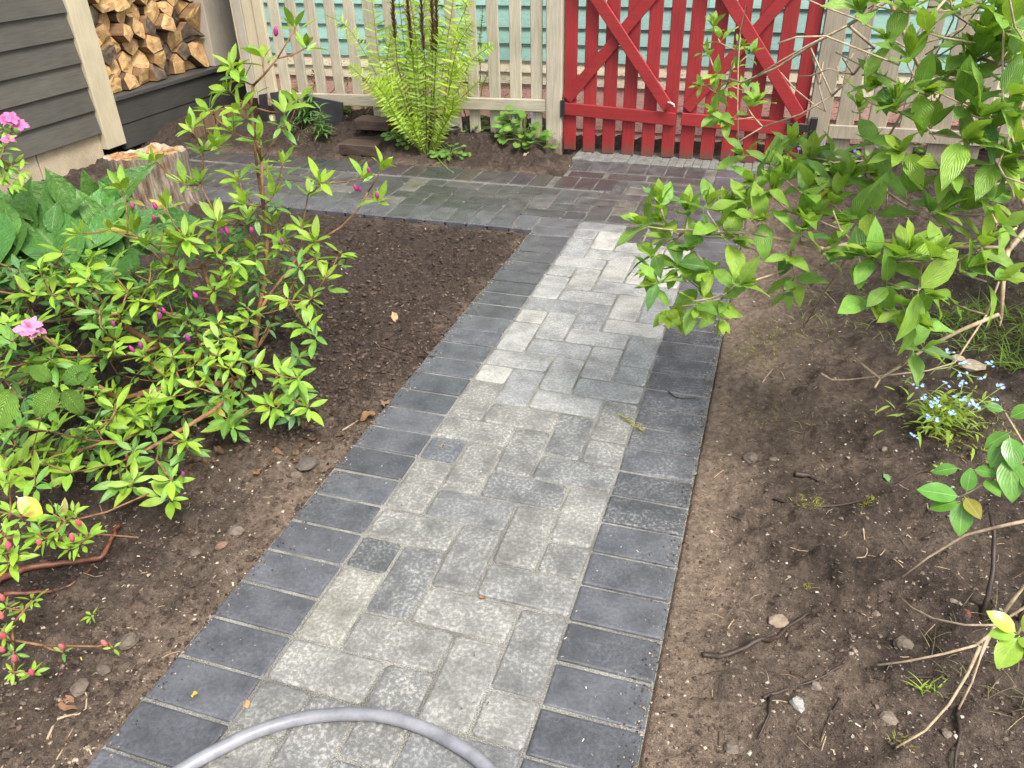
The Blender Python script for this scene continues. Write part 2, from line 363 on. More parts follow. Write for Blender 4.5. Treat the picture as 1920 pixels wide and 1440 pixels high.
# ------------------------------------------------------------------ mesh builder
class MB:
    def __init__(s):
        s.v = []; s.f = []; s.uv = []; s.c = []; s.mi = []; s.n = 0
    def add(s, verts, faces, uv=None, col=None, mi=0):
        n = len(verts); verts = np.asarray(verts, float)
        s.v.append(verts); o = s.n
        for f in faces: s.f.append(tuple(i + o for i in f)); s.mi.append(mi)
        s.uv.append(np.asarray(uv, float) if uv is not None else np.zeros((n, 2)))
        s.c.append(np.tile(np.array([*(col or (1, 1, 1)), 1.0]), (n, 1)))
        s.n += n
    def tmpl(s, t, Mx, col=None, mi=0):
        A = np.array(Mx); v = t['v'] @ A[:3, :3].T + A[:3, 3]
        s.add(v, t['f'], t['uv'], col, mi)
    def tube(s, pts, radii, n=6, cap=True, col=None):
        pts = [Vector(p) for p in pts]; m = len(pts); vs = []
        if isinstance(radii, (int, float)): radii = [radii] * m
        up = Vector((0.13, 0.21, 0.97))
        for i, p in enumerate(pts):
            d = (pts[min(i + 1, m - 1)] - pts[max(i - 1, 0)])
            d = d.normalized() if d.length > 1e-9 else Vector((0, 0, 1))
            a = d.cross(up)
            if a.length < 0.05: a = d.cross(Vector((1, 0, 0.2)))
            a.normalize(); b = a.cross(d)
            for k in range(n):
                t = 2 * math.pi * k / n
                vs.append(p + (a * math.cos(t) + b * math.sin(t)) * radii[i])
        fs = [(i * n + k, i * n + (k + 1) % n, (i + 1) * n + (k + 1) % n, (i + 1) * n + k) for i in range(m - 1) for k in range(n)]
        if cap: fs += [tuple(range(n - 1, -1, -1)), tuple((m - 1) * n + k for k in range(n))]
        s.add([tuple(v) for v in vs], fs, None, col)
    def box(s, lo, hi, ch=0.002, Mx=None, jit=0.0, mi=0):
        """box with chamfered edges"""
        c = [(lo[i] + hi[i]) / 2 for i in range(3)]; h = [abs(hi[i] - lo[i]) / 2 for i in range(3)]
        ch = min(ch, min(h) * 0.8)
        vs = []; idx = {}
        for sx in (-1, 1):
            for sy in (-1, 1):
                for sz in (-1, 1):
                    sg = (sx, sy, sz)
                    for ax in range(3):
                        p = [c[i] + sg[i] * (h[i] - (0 if i == ax else ch)) + (U(-jit, jit) if jit else 0) for i in range(3)]
                        idx[(sx, sy, sz, ax)] = len(vs); vs.append(p)
        fs = []
        for ax in range(3):
            o1, o2 = [(1, 2), (2, 0), (0, 1)][ax]
            for sg in (-1, 1):
                q = []
                for a, b in ((-1, -1), (1, -1), (1, 1), (-1, 1)):
                    t = [0, 0, 0]; t[ax] = sg; t[o1] = a; t[o2] = b; q.append(idx[(*t, ax)])
                fs.append(tuple(q) if sg > 0 else tuple(reversed(q)))
        for ax in range(3):                              # the 12 edges
            o1, o2 = [(1, 2), (2, 0), (0, 1)][ax]
            for a in (-1, 1):
                for b in (-1, 1):
                    q = []
                    for e, w in ((-1, o1), (1, o1), (1, o2), (-1, o2)):
                        t = [0, 0, 0]; t[ax] = e; t[o1] = a; t[o2] = b; q.append(idx[(*t, w)])
                    fs.append(tuple(q) if a * b > 0 else tuple(reversed(q)))
        for sx in (-1, 1):
            for sy in (-1, 1):
                for sz in (-1, 1):
                    q = [idx[(sx, sy, sz, k)] for k in range(3)]
                    fs.append(tuple(q) if sx * sy * sz > 0 else tuple(reversed(q)))
        vs = np.array(vs)
        if Mx is not None:
            A = np.array(Mx); vs = vs @ A[:3, :3].T + A[:3, 3]
        s.add(vs, fs, None, None, mi)
    def mesh(s, name, mats, off=(0, 0, 0), smooth=False, tint=False):
        me = bpy.data.meshes.new(name)
        v = np.concatenate(s.v) - np.array(off)
        me.from_pydata(v.tolist(), [], s.f)
        for mt in (mats if isinstance(mats, (list, tuple)) else [mats]): me.materials.append(mt)
        uv = np.concatenate(s.uv)
        li = np.empty(len(me.loops), dtype=np.int32); me.loops.foreach_get('vertex_index', li)
        ul = me.uv_layers.new(name='uv'); ul.data.foreach_set('uv', uv[li].ravel().astype(np.float32))
        if tint:
            ca = me.color_attributes.new('tint', 'FLOAT_COLOR', 'POINT')
            ca.data.foreach_set('color', np.concatenate(s.c).ravel().astype(np.float32))
        if any(s.mi): me.polygons.foreach_set('material_index', np.array(s.mi, dtype=np.int32))
        if smooth: me.polygons.foreach_set('use_smooth', np.ones(len(me.polygons), dtype=bool))
        me.update(); return me
    def build(s, name, mats, parent=None, loc=None, smooth=False, tint=False, kind=None):
        """one object; given in world coordinates, stored about its parent's place (or loc)"""
        off = Vector(parent['at']) if parent is not None and 'at' in parent else Vector((0, 0, 0))
        if loc is not None: off = Vector(loc)
        o = bpy.data.objects.new(name, s.mesh(name, mats, off, smooth, tint)); COL.objects.link(o)
        if parent is not None: o.parent = parent
        elif loc is not None: o.location = loc
        if kind: o['kind'] = kind
        return o

def tag(o, label, cat, group=None):
    o['label'] = label; o['category'] = cat
    if group: o['group'] = group
    return o
def thing(name, loc, label, cat, group=None):
    o = bpy.data.objects.new(name, None); COL.objects.link(o)
    o.location = loc; o['at'] = tuple(loc); o.empty_display_size = 0.05
    return tag(o, label, cat, group)
def structure(name, loc=(0, 0, 0)):
    o = bpy.data.objects.new(name, None); COL.objects.link(o); o.location = loc; o['at'] = tuple(loc); o['kind'] = 'structure'; return o
def place(name, me, Mx, parent=None, color=None):
    """an object that shares the mesh me, put at the world matrix Mx below parent"""
    o = bpy.data.objects.new(name, me); COL.objects.link(o)
    if parent is not None:
        o.parent = parent; o.matrix_basis = Matrix.Translation(-Vector(parent['at'])) @ Mx
    else: o.matrix_basis = Mx
    if color is not None: o.color = (*color[:3], color[3] if len(color) > 3 else 1.0)
    return o
def frame(y, z, loc, sc=1.0):
    y = Vector(y).normalized(); z = Vector(z); z = z - y * z.dot(y)
    if z.length < 1e-5: z = Vector((0.3, 0.1, 1)); z = z - y * z.dot(y)
    z.normalize(); x = y.cross(z)
    m = Matrix((x, y, z)).transposed()
    if isinstance(sc, (int, float)): sc = (sc, sc, sc)
    m = m @ Matrix.Diagonal(Vector(sc))
    m = m.to_4x4(); m.translation = Vector(loc); return m

# ------------------------------------------------------------------ leaf templates: base at origin, along +Y, face up +Z
def leaf(w=0.35, ns=6, a=0.85, tip=1.0, fold=0.25, curl=0.15, wave=0.0, petiole=0.0, serr=0.0, nu=1, heart=0.0, twist=0.0):
    v = []; uv = []; f = []
    cols = [-1 + i / nu for i in range(2 * nu + 1)]
    for i in range(ns + 1):
        t = i / ns
        ww = w * 0.5 * (math.sin(math.pi * min(1, t ** a)) ** tip) if 0 < t < 1 else 0.0
        if serr and 0 < t < 1: ww *= 1 + serr * (1 if i % 2 else -1)
        if heart and t < 0.3: ww = w * 0.5 * (0.55 + 1.45 * t) if t > 0 else w * 0.30
        for u in cols:
            yb = petiole + t * (1 - petiole)
            if heart and t == 0: yb -= heart * abs(u)
            x = u * ww
            z = fold * abs(x) - curl * t * t + wave * math.sin(t * 9 + 2 * u) * abs(u) * w * 0.3 + twist * x * t
            v.append((x, yb, z)); uv.append((0.5 + 0.5 * u, t))
    m = len(cols)
    for i in range(ns):
        for k in range(m - 1):
            q = (i * m + k, i * m + k + 1, (i + 1) * m + k + 1, (i + 1) * m + k)
            f.append(q)
    if petiole > 0:
        n0 = len(v); r = 0.012
        v += [(-r, 0, 0), (r, 0, 0), (r, petiole, 0), (-r, petiole, 0)]; uv += [(0.5, 0.5)] * 4; f.append((n0, n0 + 1, n0 + 2, n0 + 3))
    # drop degenerate quads at tip/base to triangles
    return {'v': np.array(v), 'f': f, 'uv': np.array(uv)}
def tmesh(name, t, mat):
    b = MB(); b.add(t['v'], t['f'], t['uv']); return b.mesh(name, mat, smooth=True)
T_AZ = [leaf(0.315, 5, 0.92, 0.85, 0.30, c, 0, 0.05, twist=tw) for c, tw in ((0.05, 0), (0.18, 0.3), (0.30, -0.3), (0.10, 0.4), (-0.05, 0))]
T_BR = [leaf(0.45, 7, 0.78, 0.95, 0.22, c, wv, 0.06, 0.03, twist=tw) for c, wv, tw in ((0.10, 0.15, 0), (0.25, 0.2, 0.3), (0.38, 0.1, -0.3), (0.02, 0.25, 0.2), (0.18, 0.3, -0.5))]
T_GL = [leaf(0.56, 7, 0.85, 0.85, 0.15, c, 0.1, 0.08) for c in (0.05, 0.15, 0.25)]
T_HO = [leaf(0.50, 10, 0.70, 1.05, fo, c, 0.16, 0.0, nu=3, twist=tw) for c, fo, tw in ((0.10, 0.45, 0), (0.30, 0.35, 0.3), (0.45, 0.5, -0.3), (0.20, 0.7, 0.2), (-0.08, 0.55, -0.2))]
T_PL = [leaf(0.62, 16, 0.85, 0.8, 0.15, 0.12, 0.1, 0.05, 0.05)]
T_VI = [leaf(0.85, 7, 0.8, 0.75, 0.18, c, 0.1, 0.0, 0.04, heart=0.16) for c in (0.02, 0.15)]
T_BL = [leaf(0.10, 5, 0.5, 0.8, 0.3, c, 0) for c in (0.2, 0.5, 0.8)]
T_LA = [leaf(0.20, 6, 0.8, 0.9, 0.3, c, 0) for c in (0.15, 0.4, 0.6)]
ME = {}
for nm, ts, mt in (('azalea_leaf', T_AZ, 'azalea_leaf'), ('broad_leaf', T_BR, 'broad_leaf'), ('glossy_leaf', T_GL, 'gloss_leaf'), ('hosta_leaf', T_HO, 'hosta_leaf'),
                   ('pleated_leaf', T_PL, 'pleat_leaf'), ('violet_leaf', T_VI, 'broad_leaf'), ('lance_leaf', T_LA, 'broad_leaf')):
    ME[nm] = [tmesh(nm, t, M[mt]) for t in ts]

# ================================================================== THE SETTING
# ground: one sheet, fine under the beds, reaching far out
def axis(a, b, step, far):
    core = np.arange(a, b + step / 2, step)
    out = np.array([step * 1.6 ** k for k in range(1, 30)]).cumsum(); out = out[out < far]
    out = np.append(out, far)
    return np.concatenate([(core[0] - out)[::-1], core, core[-1] + out])
gx = axis(-3.05, 3.3, 0.0125, 90.0); gy = axis(-1.15, 3.75, 0.0125, 90.0)
GXX, GYY = np.meshgrid(gx, gy, indexing='ij')
GZZ = ground_h(GXX, GYY)
nx, ny = GXX.shape
gv = np.stack([GXX, GYY, GZZ], -1).reshape(-1, 3)
ii, jj = np.meshgrid(np.arange(nx - 1), np.arange(ny - 1), indexing='ij')
q0 = (ii * ny + jj).ravel()
quads = np.stack([q0, q0 + ny, q0 + ny + 1, q0 + 1], -1)
me = bpy.data.meshes.new('ground')
me.vertices.add(len(gv)); me.vertices.foreach_set('co', gv.ravel().astype(np.float32))
me.loops.add(quads.size); me.loops.foreach_set('vertex_index', quads.ravel().astype(np.int32))
me.polygons.add(len(quads)); me.polygons.foreach_set('loop_start', (np.arange(len(quads)) * 4).astype(np.int32))
me.update(calc_edges=True); me.validate()
me.polygons.foreach_set('use_smooth', np.ones(len(me.polygons), dtype=bool))
pd = path_dist(gv[:, 0], gv[:, 1])
wob = fbm(gv[:, 0] * 4, gv[:, 1] * 4, 3)
right = (gv[:, 0] > 0.5)
dry = np.where(right, 0.90 * np.exp(-pd / 0.13), 0.50 * np.exp(-pd / 0.13)) + 0.18
dry += np.where(~right & (gv[:, 1] < 0.35), 0.28 * np.exp(-pd / 0.22) * sstep(0.45, -0.2, gv[:, 1]), 0)
dry += np.where(right, 0.16, 0.0)
dry += 0.32 * wob - np.where(gv[:, 1] > 2.7, 0.14, 0) - np.where(~right & (gv[:, 1] > 0.5) & (gv[:, 1] < 2), 0.20, 0)
da = me.attributes.new('dry', 'FLOAT', 'POINT'); da.data.foreach_set('value', dry.astype(np.float32))
me.materials.append(M['soil'])
ground = bpy.data.objects.new('ground', me); COL.objects.link(ground); ground['kind'] = 'structure'

# pavers ----------------------------------------------------------
def paver_meshes(lx, ly, n=5, cr=0.0075):
    out = []
    for k in range(n):
        b = MB(); g = 0.0031; h = 0.045
        x, y = lx / 2 - g, ly / 2 - g; c = 0.0045
        j = lambda: U(-0.0009, 0.0009)
        def ring(xx, yy, z, cr):
            pts = [(-xx + cr, -yy), (xx - cr, -yy), (xx, -yy + cr), (xx, yy - cr), (xx - cr, yy), (-xx + cr, yy), (-xx, yy - cr), (-xx, -yy + cr)]
            return [(p[0] + j(), p[1] + j(), z) for p in pts]
        vs = ring(x, y, -h, cr) + ring(x, y, -c, cr) + ring(x - c * 0.45, y - c * 0.45, -c * 0.32, cr) + ring(x - c * 1.3, y - c * 1.3, 0, cr)
        fs = []
        for r in range(3):
            for i in range(8): fs.append((r * 8 + i, r * 8 + (i + 1) % 8, (r + 1) * 8 + (i + 1) % 8, (r + 1) * 8 + i))
        fs.append(tuple(range(24, 32)))
        b.add(vs, fs); out.append(b.mesh('paver', M['paver']))
    return out
PM_H = paver_meshes(2 * P, P); PM_V = paver_meshes(P, 2 * P); PM_S = paver_meshes(P, P, 4)
PM_BX = paver_meshes(L_, P, 6, 0.0028); PM_BY = paver_meshes(P, L_, 6, 0.0028)
path = structure('path'); side = structure('side_path')
def lay(parent, ms, x, y, col, worn):
    Mx = Matrix.Translation((x, y, U(-0.0022, 0.0016))) @ Matrix.Rotation(U(-0.006, 0.006), 4, 'Z') @ Matrix.Rotation(U(-0.007, 0.007), 4, 'X') @ Matrix.Rotation(U(-0.007, 0.007), 4, 'Y')
    return place('paver', random.choice(ms), Mx, parent, (*col, worn))
def charcoal():
    k = U(0.82, 1.22); return (0.086 * k, 0.089 * k, 0.098 * k)
def border_col(y, x):
    c = charcoal(); w = U(0.0, 0.10)
    if x > 0.5 and 0.1 < y < 1.1: w = U(0.22, 0.45)       # sandy, dried off stretch on the right
    if x < 0.5 and 0.7 < y < 2: w = U(0.05, 0.2)
    return c, w
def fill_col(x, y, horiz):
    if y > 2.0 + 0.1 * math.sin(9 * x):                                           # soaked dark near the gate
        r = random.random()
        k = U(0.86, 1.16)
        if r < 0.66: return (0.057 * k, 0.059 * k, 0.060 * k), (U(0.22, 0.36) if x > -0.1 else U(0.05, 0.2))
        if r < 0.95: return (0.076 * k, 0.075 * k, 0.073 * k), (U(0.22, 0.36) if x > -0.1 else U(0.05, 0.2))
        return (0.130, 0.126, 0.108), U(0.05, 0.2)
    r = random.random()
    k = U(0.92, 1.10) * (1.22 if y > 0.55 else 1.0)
    if y > 0.55:                                          # dry, pale, sandy stretch, with sky glare also put into its colour
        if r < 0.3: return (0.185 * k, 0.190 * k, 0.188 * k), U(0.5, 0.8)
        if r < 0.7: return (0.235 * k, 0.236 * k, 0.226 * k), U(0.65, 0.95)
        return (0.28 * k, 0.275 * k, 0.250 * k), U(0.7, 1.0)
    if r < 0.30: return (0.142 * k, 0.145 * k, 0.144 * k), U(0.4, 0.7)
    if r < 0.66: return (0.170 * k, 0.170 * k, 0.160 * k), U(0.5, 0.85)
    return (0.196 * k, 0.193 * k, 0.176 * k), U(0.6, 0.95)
FIX = {(0, -2): ((0.085, 0.090, 0.092), 0.45), (0, -3): ((0.225, 0.218, 0.186), 0.9), (0, -1): ((0.18, 0.18, 0.165), 0.7),
       (4, 0): ((0.19, 0.21, 0.235), 0.75), (0, 0): ((0.16, 0.165, 0.165), 0.55), (0, 2): ((0.10, 0.108, 0.118), 0.4)}
# borders of the main path
j = 18
for j in range(-12, 20):
    y = (j + 0.5) * P
    c, w = border_col(y, 0.1); lay(path, PM_BX, L_ / 2, y, c, w)
for j in range(-12, 30):
    y = (j + 0.5) * P - 0.008
    if y > 3.06: break
    c, w = border_col(y, 0.8); lay(path, PM_BX, W_ - L_ / 2, y, c, w)
X0 = L_ + 0.0005                                  # herringbone starts at the inner edge of the left border
YSPLIT = 20 * P
def in_fill(i, j):
    x = X0 + (i + 0.5) * P; y = (j + 0.5) * P
    if i > 4: return False
    if i >= 0 and -12 <= j < 20: return True
    if 20 <= j <= 23: return x > -2.45
    if i >= 0 and 24 <= j <= 25: return True
    return False
def owner(y):
    return path if y < 20 * P else side
for i in range(-32, 5):
    for j in range(-12, 26):
        if not in_fill(i, j): continue
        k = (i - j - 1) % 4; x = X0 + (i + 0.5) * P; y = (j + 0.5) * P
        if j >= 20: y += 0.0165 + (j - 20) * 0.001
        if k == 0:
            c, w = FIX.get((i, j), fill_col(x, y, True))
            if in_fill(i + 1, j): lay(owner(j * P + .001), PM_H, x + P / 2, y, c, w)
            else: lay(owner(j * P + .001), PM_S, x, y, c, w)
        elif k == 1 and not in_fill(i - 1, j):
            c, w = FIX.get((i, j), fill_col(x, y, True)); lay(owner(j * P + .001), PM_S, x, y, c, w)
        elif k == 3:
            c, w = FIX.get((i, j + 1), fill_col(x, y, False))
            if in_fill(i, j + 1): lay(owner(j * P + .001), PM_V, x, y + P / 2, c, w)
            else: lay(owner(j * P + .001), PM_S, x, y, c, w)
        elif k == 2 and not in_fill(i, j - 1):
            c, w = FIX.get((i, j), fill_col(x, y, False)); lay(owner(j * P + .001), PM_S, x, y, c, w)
# side path: soldier rows front and back
for k in range(30):
    x = -0.004 - (k + 0.5) * P
    if x < -2.45: break
    c, w = charcoal(), U(0, 0.08)
    lay(side, PM_BY, x, CY0 + L_ / 2, c, w)
    c = (0.05 * U(.8, 1.3), 0.05 * U(.85, 1.2), 0.05 * U(.9, 1.2))
    if x < -0.08: lay(side, PM_BY, x, CY1 - L_ / 2 + 0.004, c, w)
# landing before the gate
for k in range(3):
    x = -0.072 + (k + 0.5) * P
    if x < L_: lay(side, PM_BY, x, 2.64, (0.052, 0.053, 0.054), 0.03)
lay(side, PM_BX, -0.072 + 0.12, 2.797, (0.05, 0.05, 0.05), 0.05)
lay(side, PM_H, 0.27, 2.797, (0.064, 0.064, 0.063), 0.06); lay(side, PM_S, 0.43, 2.797, (0.066, 0.066, 0.064), 0.06)
lay(side, PM_H, 0.59, 2.797, (0.06, 0.058, 0.055), 0.06)
for k in range(8):
    x = -0.068 + (k + 0.5) * P
    if x + P / 2 > W_ - L_ + 0.02: break
    g = U(0.8, 1.2); lay(side, PM_BY, x, 2.955, (0.055 * g, 0.058 * g, 0.060 * g), 0.34)
# bedding sand that fills the joints; soaked and darker on the side path
z = -0.0046; b = MB(); b.add([(0.002, -1.3, z), (W_ - 0.002, -1.3, z), (W_ - 0.002, 2.08, z), (0.002, 2.08, z)], [(0, 1, 2, 3)])
o = b.build('joint_sand', M['sand']); o['kind'] = 'structure'
b = MB(); b.add([(0.002, 2.08, z), (W_ - 0.002, 2.08, z), (W_ - 0.002, 3.05, z), (0.002, 3.05, z)], [(0, 1, 2, 3)])
b.add([(-2.42, CY0 + .003, z), (0.002, CY0 + .003, z), (0.002, CY1 - .002, z), (-2.42, CY1 - .002, z)], [(0, 1, 2, 3)])
b.add([(-0.070, CY1 - .002, z), (0.002, CY1 - .002, z), (0.002, 3.05, z), (-0.070, 3.05, z)], [(0, 1, 2, 3)])
o = b.build('joint_sand', M['sand_wet']); o['kind'] = 'structure'
# concrete strip below the gate
b = MB(); n = 26
for i in range(n):
    x = -0.10 + i * 0.045
    b.box((x, 3.056 + U(-.006, .006), -0.05), (x + 0.0449, 3.30, 0.004 + U(-0.004, 0.003)), 0.004)
o = b.build('threshold', M['concrete']); o['kind'] = 'structure'

# ------------------------------------------------------------------ neighbour's house behind the fence
house = thing('house', (0.2, 3.62, 0), 'neighbouring house with peeling teal, cream and pink wall boards behind the fence', 'house')
WY = 3.60
HX = aty(452, 60, WY).x
zs = [-0.10, -0.002, 0.043, 0.17, 0.295, 0.362, 0.43, 0.527, 0.617, 0.735]
mats = ['darkred', 'pink', 'pink', 'pink', 'cream', 'cream', 'teal', 'teal', 'teal']
while zs[-1] < 2.4: zs.append(zs[-1] + 0.11); mats.append('teal')
for k, mt in enumerate(mats):
    cuts = [HX, U(-1.6, -0.4), U(0.3, 1.4), 3.6] if k % 2 else [HX, U(-0.9, 0.9), 3.6]
    for c0, c1 in zip(cuts, cuts[1:]):
        b = MB(); z0, z1 = zs[k], zs[k + 1]; t = 0.012
        vs = []
        for x in (c0 + 0.001, c1 - 0.001):
            vs += [(x, WY - t - 0.008, z0 + 0.0008), (x, WY + 0.01, z0 + 0.0008), (x, WY + 0.01, z1 + 0.012), (x, WY - 0.004, z1 + 0.012)]
        b.add(vs, [(0, 4, 7, 3), (1, 2, 6, 5), (0, 1, 5, 4), (3, 7, 6, 2), (0, 3, 2, 1), (4, 5, 6, 7)])
        b.build('siding_board', M[mt], house)
b = MB(); b.box((HX + 0.01, WY + 0.012, -0.1), (3.6, WY + 1.2, 2.42), 0.01); b.build('wall', M['dark'], house)
b = MB(); b.box((HX - 0.05, WY - 0.25, 2.43), (3.7, WY + 1.4, 2.52), 0.02); b.build('roof', M['sill'], house)

# ------------------------------------------------------------------ shed with the wood store
SX = -2.9
shed = thing('shed', (SX - 0.5, 2.2, 0), 'dark grey lap sided shed with cream trim and an open wood store', 'shed')
k = 0
while 0.123 + 0.1325 * k < 2.1:
    z0 = 0.123 + 0.1325 * k; z1 = z0 + 0.1325
    b = MB(); vs = []
    for y in (-0.6, 2.528):
        vs += [(SX + 0.012, y, z0), (SX - 0.02, y, z0), (SX - 0.02, y, z1 + 0.015), (SX - 0.008, y, z1 + 0.015)]
    b.add(vs, [(0, 3, 7, 4), (1, 5, 6, 2), (0, 4, 5, 1), (3, 2, 6, 7), (0, 1, 2, 3), (4, 7, 6, 5)])
    b.build('siding_board', M['siding'], shed); k += 1
b = MB(); b.box((SX - 0.9, -0.6, 0.11), (SX - 0.021, 2.50, 2.15)); b.build('wall', M['dark'], shed)
for y0, y1 in ((-0.6, 0.55), (0.556, 2.05), (2.056, 2.53)):
    b = MB(); b.box((SX - 0.5, y0, -0.2), (SX - 0.018, y1, 0.122), 0.004); b.build('foundation_block', M['found'], shed)
b = MB(); b.box((SX - 0.15, 2.531, 0.02), (SX + 0.024, 2.69, 2.15), 0.004); b.build('trim_board', M['trim'], shed)
b = MB(); b.box((SX - 0.15, 3.72, 0.302), (SX + 0.010, 4.05, 2.15), 0.004); b.build('trim_board', M['tan'], shed)
b = MB(); b.box((SX - 0.62, 2.691, 0.27), (SX + 0.030, 4.05, 0.300), 0.004); b.build('sill_board', M['sill'], shed)
b = MB(); b.box((SX - 0.03, 2.691, 0.128), (SX + 0.012, 4.05, 0.269), 0.003); b.build('front_board', M['sill'], shed)
b = MB(); b.box((SX - 0.03, 2.691, -0.02), (SX + 0.006, 4.05, 0.126), 0.003); b.build('front_board', M['sill'], shed)
b = MB(); b.box((SX - 0.66, 2.691, 0.0), (SX - 0.63, 4.05, 2.15)); b.box((SX - 0.62, 4.051, 0.0), (SX - 0.02, 4.08, 2.15)); b.build('back_wall', M['dark'], shed)
b = MB(); b.box((SX - 1.0, -0.7, 2.16), (SX + 0.15, 4.15, 2.22), 0.01); b.build('roof', M['sill'], shed)

# firewood: split pieces, each its own thing
def clip(poly, nxv, nyv, d):
    out = []
    for i in range(len(poly)):
        a, b_ = poly[i], poly[(i + 1) % len(poly)]
        sa = a[0] * nxv + a[1] * nyv - d; sb = b_[0] * nxv + b_[1] * nyv - d
        if sa <= 0: out.append(a)
        if sa * sb < 0:
            t = sa / (sa - sb); out.append((a[0] + (b_[0] - a[0]) * t, a[1] + (b_[1] - a[1]) * t))
    return out
seeds = []
for r in range(8):
    n = 8 if r % 2 else 7
    for c in range(n):
        seeds.append((2.70 + (c + (0.28 if r % 2 else 0.78)) * 1.02 / 8 + U(-0.030, 0.030), 0.348 + r * 0.090 + U(-0.024, 0.024), r, c))
rw = random.Random(3)
ORD = ['first', 'second', 'third', 'fourth', 'fifth', 'sixth', 'seventh', 'eighth']
ROW = ['lowest', 'second lowest', 'third lowest', 'fourth', 'fifth', 'sixth', 'seventh', 'top']
for si, (sy, sz, sr_, scn) in enumerate(seeds):
    poly = [(2.695, 0.303), (3.715, 0.303), (3.715, 1.04), (2.695, 1.04)]
    for tj, (ty, tz, _r, _c) in enumerate(seeds):
        if tj == si: continue
        dy, dz = ty - sy, tz - sz
        if dy * dy + dz * dz > 0.09: continue
        l = math.hypot(dy, dz); poly = clip(poly, dy / l, dz / l, (dy * (sy + ty) / 2 + dz * (sz + tz) / 2) / l)
        if len(poly) < 3: break
    if len(poly) < 3: continue
    cy = sum(p[0] for p in poly) / len(poly); cz = sum(p[1] for p in poly) / len(poly)
    kind = rw.random()
    pts = []
    for i, p in enumerate(poly):
        q = poly[(i + 1) % len(poly)]
        sh = rw.uniform(0.86, 0.985); pts.append((cy + (p[0] - cy) * sh, cz + (p[1] - cz) * sh))
        if kind < 0.45 and i < 3:
            t = rw.uniform(0.35, 0.65); s2 = rw.uniform(0.88, 1.02)
            pts.append((cy + (p[0] * (1 - t) + q[0] * t - cy) * s2, cz + (p[1] * (1 - t) + q[1] * t - cz) * s2))
    n = len(pts); xf = SX - 0.045 + rw.uniform(-0.07, 0.03); ty_, tz_ = rw.uniform(-0.4, 0.4), rw.uniform(-0.4, 0.4)
    fr = [(xf + (p[0] - cy) * ty_ + (p[1] - cz) * tz_, p[0], p[1]) for p in pts]
    # a slightly domed, uneven cut face
    mid = [(xf + 0.004 + rw.uniform(-0.006, 0.006) + ((p[0] - cy) * ty_ + (p[1] - cz) * tz_) * 0.55, cy + (p[0] - cy) * 0.55, cz + (p[1] - cz) * 0.55) for p in pts]
    bk = [(xf - 0.36, p[0], p[1]) for p in pts]
    loc = Vector((xf - 0.18, cy, cz))
    lg = rw.random()
    dark = lg < 0.15
    log = thing('firewood_log', loc, ('weathered dark' if dark else 'pale orange') + ' split log, ' + ORD[scn] + ' from the cream trim in the ' + ROW[sr_] + ' row of firewood', 'firewood',
                'split firewood in the wood store')
    b = MB(); b.add(fr + mid + [(xf + 0.006, cy, cz)], [(i, (i + 1) % n, n + (i + 1) % n, n + i) for i in range(n)] + [(n + i, n + (i + 1) % n, 2 * n) for i in range(n)])
    b.build('cut_face', M['wood_end_dark'] if dark else M['wood_end'], log)
    b = MB(); b.add(fr + bk, [(n + i, n + (i + 1) % n, (i + 1) % n, i) for i in range(n)] + [tuple(range(2 * n - 1, n - 1, -1))])
    b.build('bark' if kind < 0.5 else 'split_side', M['bark'] if kind < 0.5 else M['split_side'], log)

# low brown board edging in front of the store
e0, e1 = atz(366, 264, 0.0), atz(492, 236, 0.02)
edg = thing('board_edging', e0, 'low edging of upright brown boards below the wood store', 'edging')
n = 6
for i in range(n):
    a = e0.lerp(e1, i / n); c = e0.lerp(e1, (i + 1) / n); d = (c - a); l = d.length; ang = math.atan2(d.y, d.x)
    mx, my = 366 + (492 - 366) * (i + .5) / n, 264 + (236 - 264) * (i + .5) / n
    mp = (a + c) / 2; hgt = max(0.03, aty(mx - 12, 267 - (mx - 12 - 233) * 0.36, mp.y).z - mp.z) + U(-0.004, 0.004)
    b = MB(); b.box((0.002, -0.011 + U(-.002, .002), -0.08), (l - 0.002, 0.011, hgt), 0.002, Matrix.Translation(a) @ Matrix.Rotation(ang, 4, 'Z'))
    b.build('board', M['edging'], edg)

# ------------------------------------------------------------------ fences and gate
def board(parent, name, x0, x1, z0, z1, y0, y1, mat, ch=0.0025, point=0.0):
    b = MB(); b.box((x0, y0, z0), (x1, y1, z1), ch, jit=0.0008); return b.build(name, mat, parent)
def brace(parent, p0, p1, wid, y0, y1, mat):
    a = Vector((p0[0], 0, p0[1])); c = Vector((p1[0], 0, p1[1])); d = c - a; l = d.length; ang = math.atan2(d.z, d.x)
    b = MB(); b.box((0, y0, -wid / 2), (l, y1, wid / 2), 0.003, Matrix.Translation((a.x, 0, a.z)) @ Matrix.Rotation(-ang, 4, 'Y'))
    return b.build('brace', mat, parent)
fl = thing('picket_fence', (-1.2, GY, 0), 'weathered cream picket fence behind the fern, left of the gate', 'fence')
zt = 1.15
us = [(285, 340), (385, 440), (490, 545), (595, 650), (700, 755), (805, 870), (915, 975), (1035, 1090), (1143, 1200), (1255, 1315), (1365, 1425), (1485, 1550), (1605, 1670), (1725, 1790)]
for k, (u0, u1) in enumerate(us):
    xa = aty(400 + u0 / 2.909, 0, GY).x; xb = aty(400 + u1 / 2.909, 0, GY).x
    zb = 0.235 if k < 5 else (0.05 if k < 11 else 0.03)
    if k == 7 or k == 8: zb = 0.2
    b = MB(); w = xb - xa; t = U(-0.006, 0.006)
    Mx = Matrix.Translation(((xa + xb) / 2, GY + 0.012, 0)) @ Matrix.Rotation(t, 4, 'Y')
    b.box((-w / 2, -0.009, zb), (w / 2, 0.009, zt + U(-.01, .01)), 0.003, Mx, 0.001); b.build('picket', M['fence'], fl)
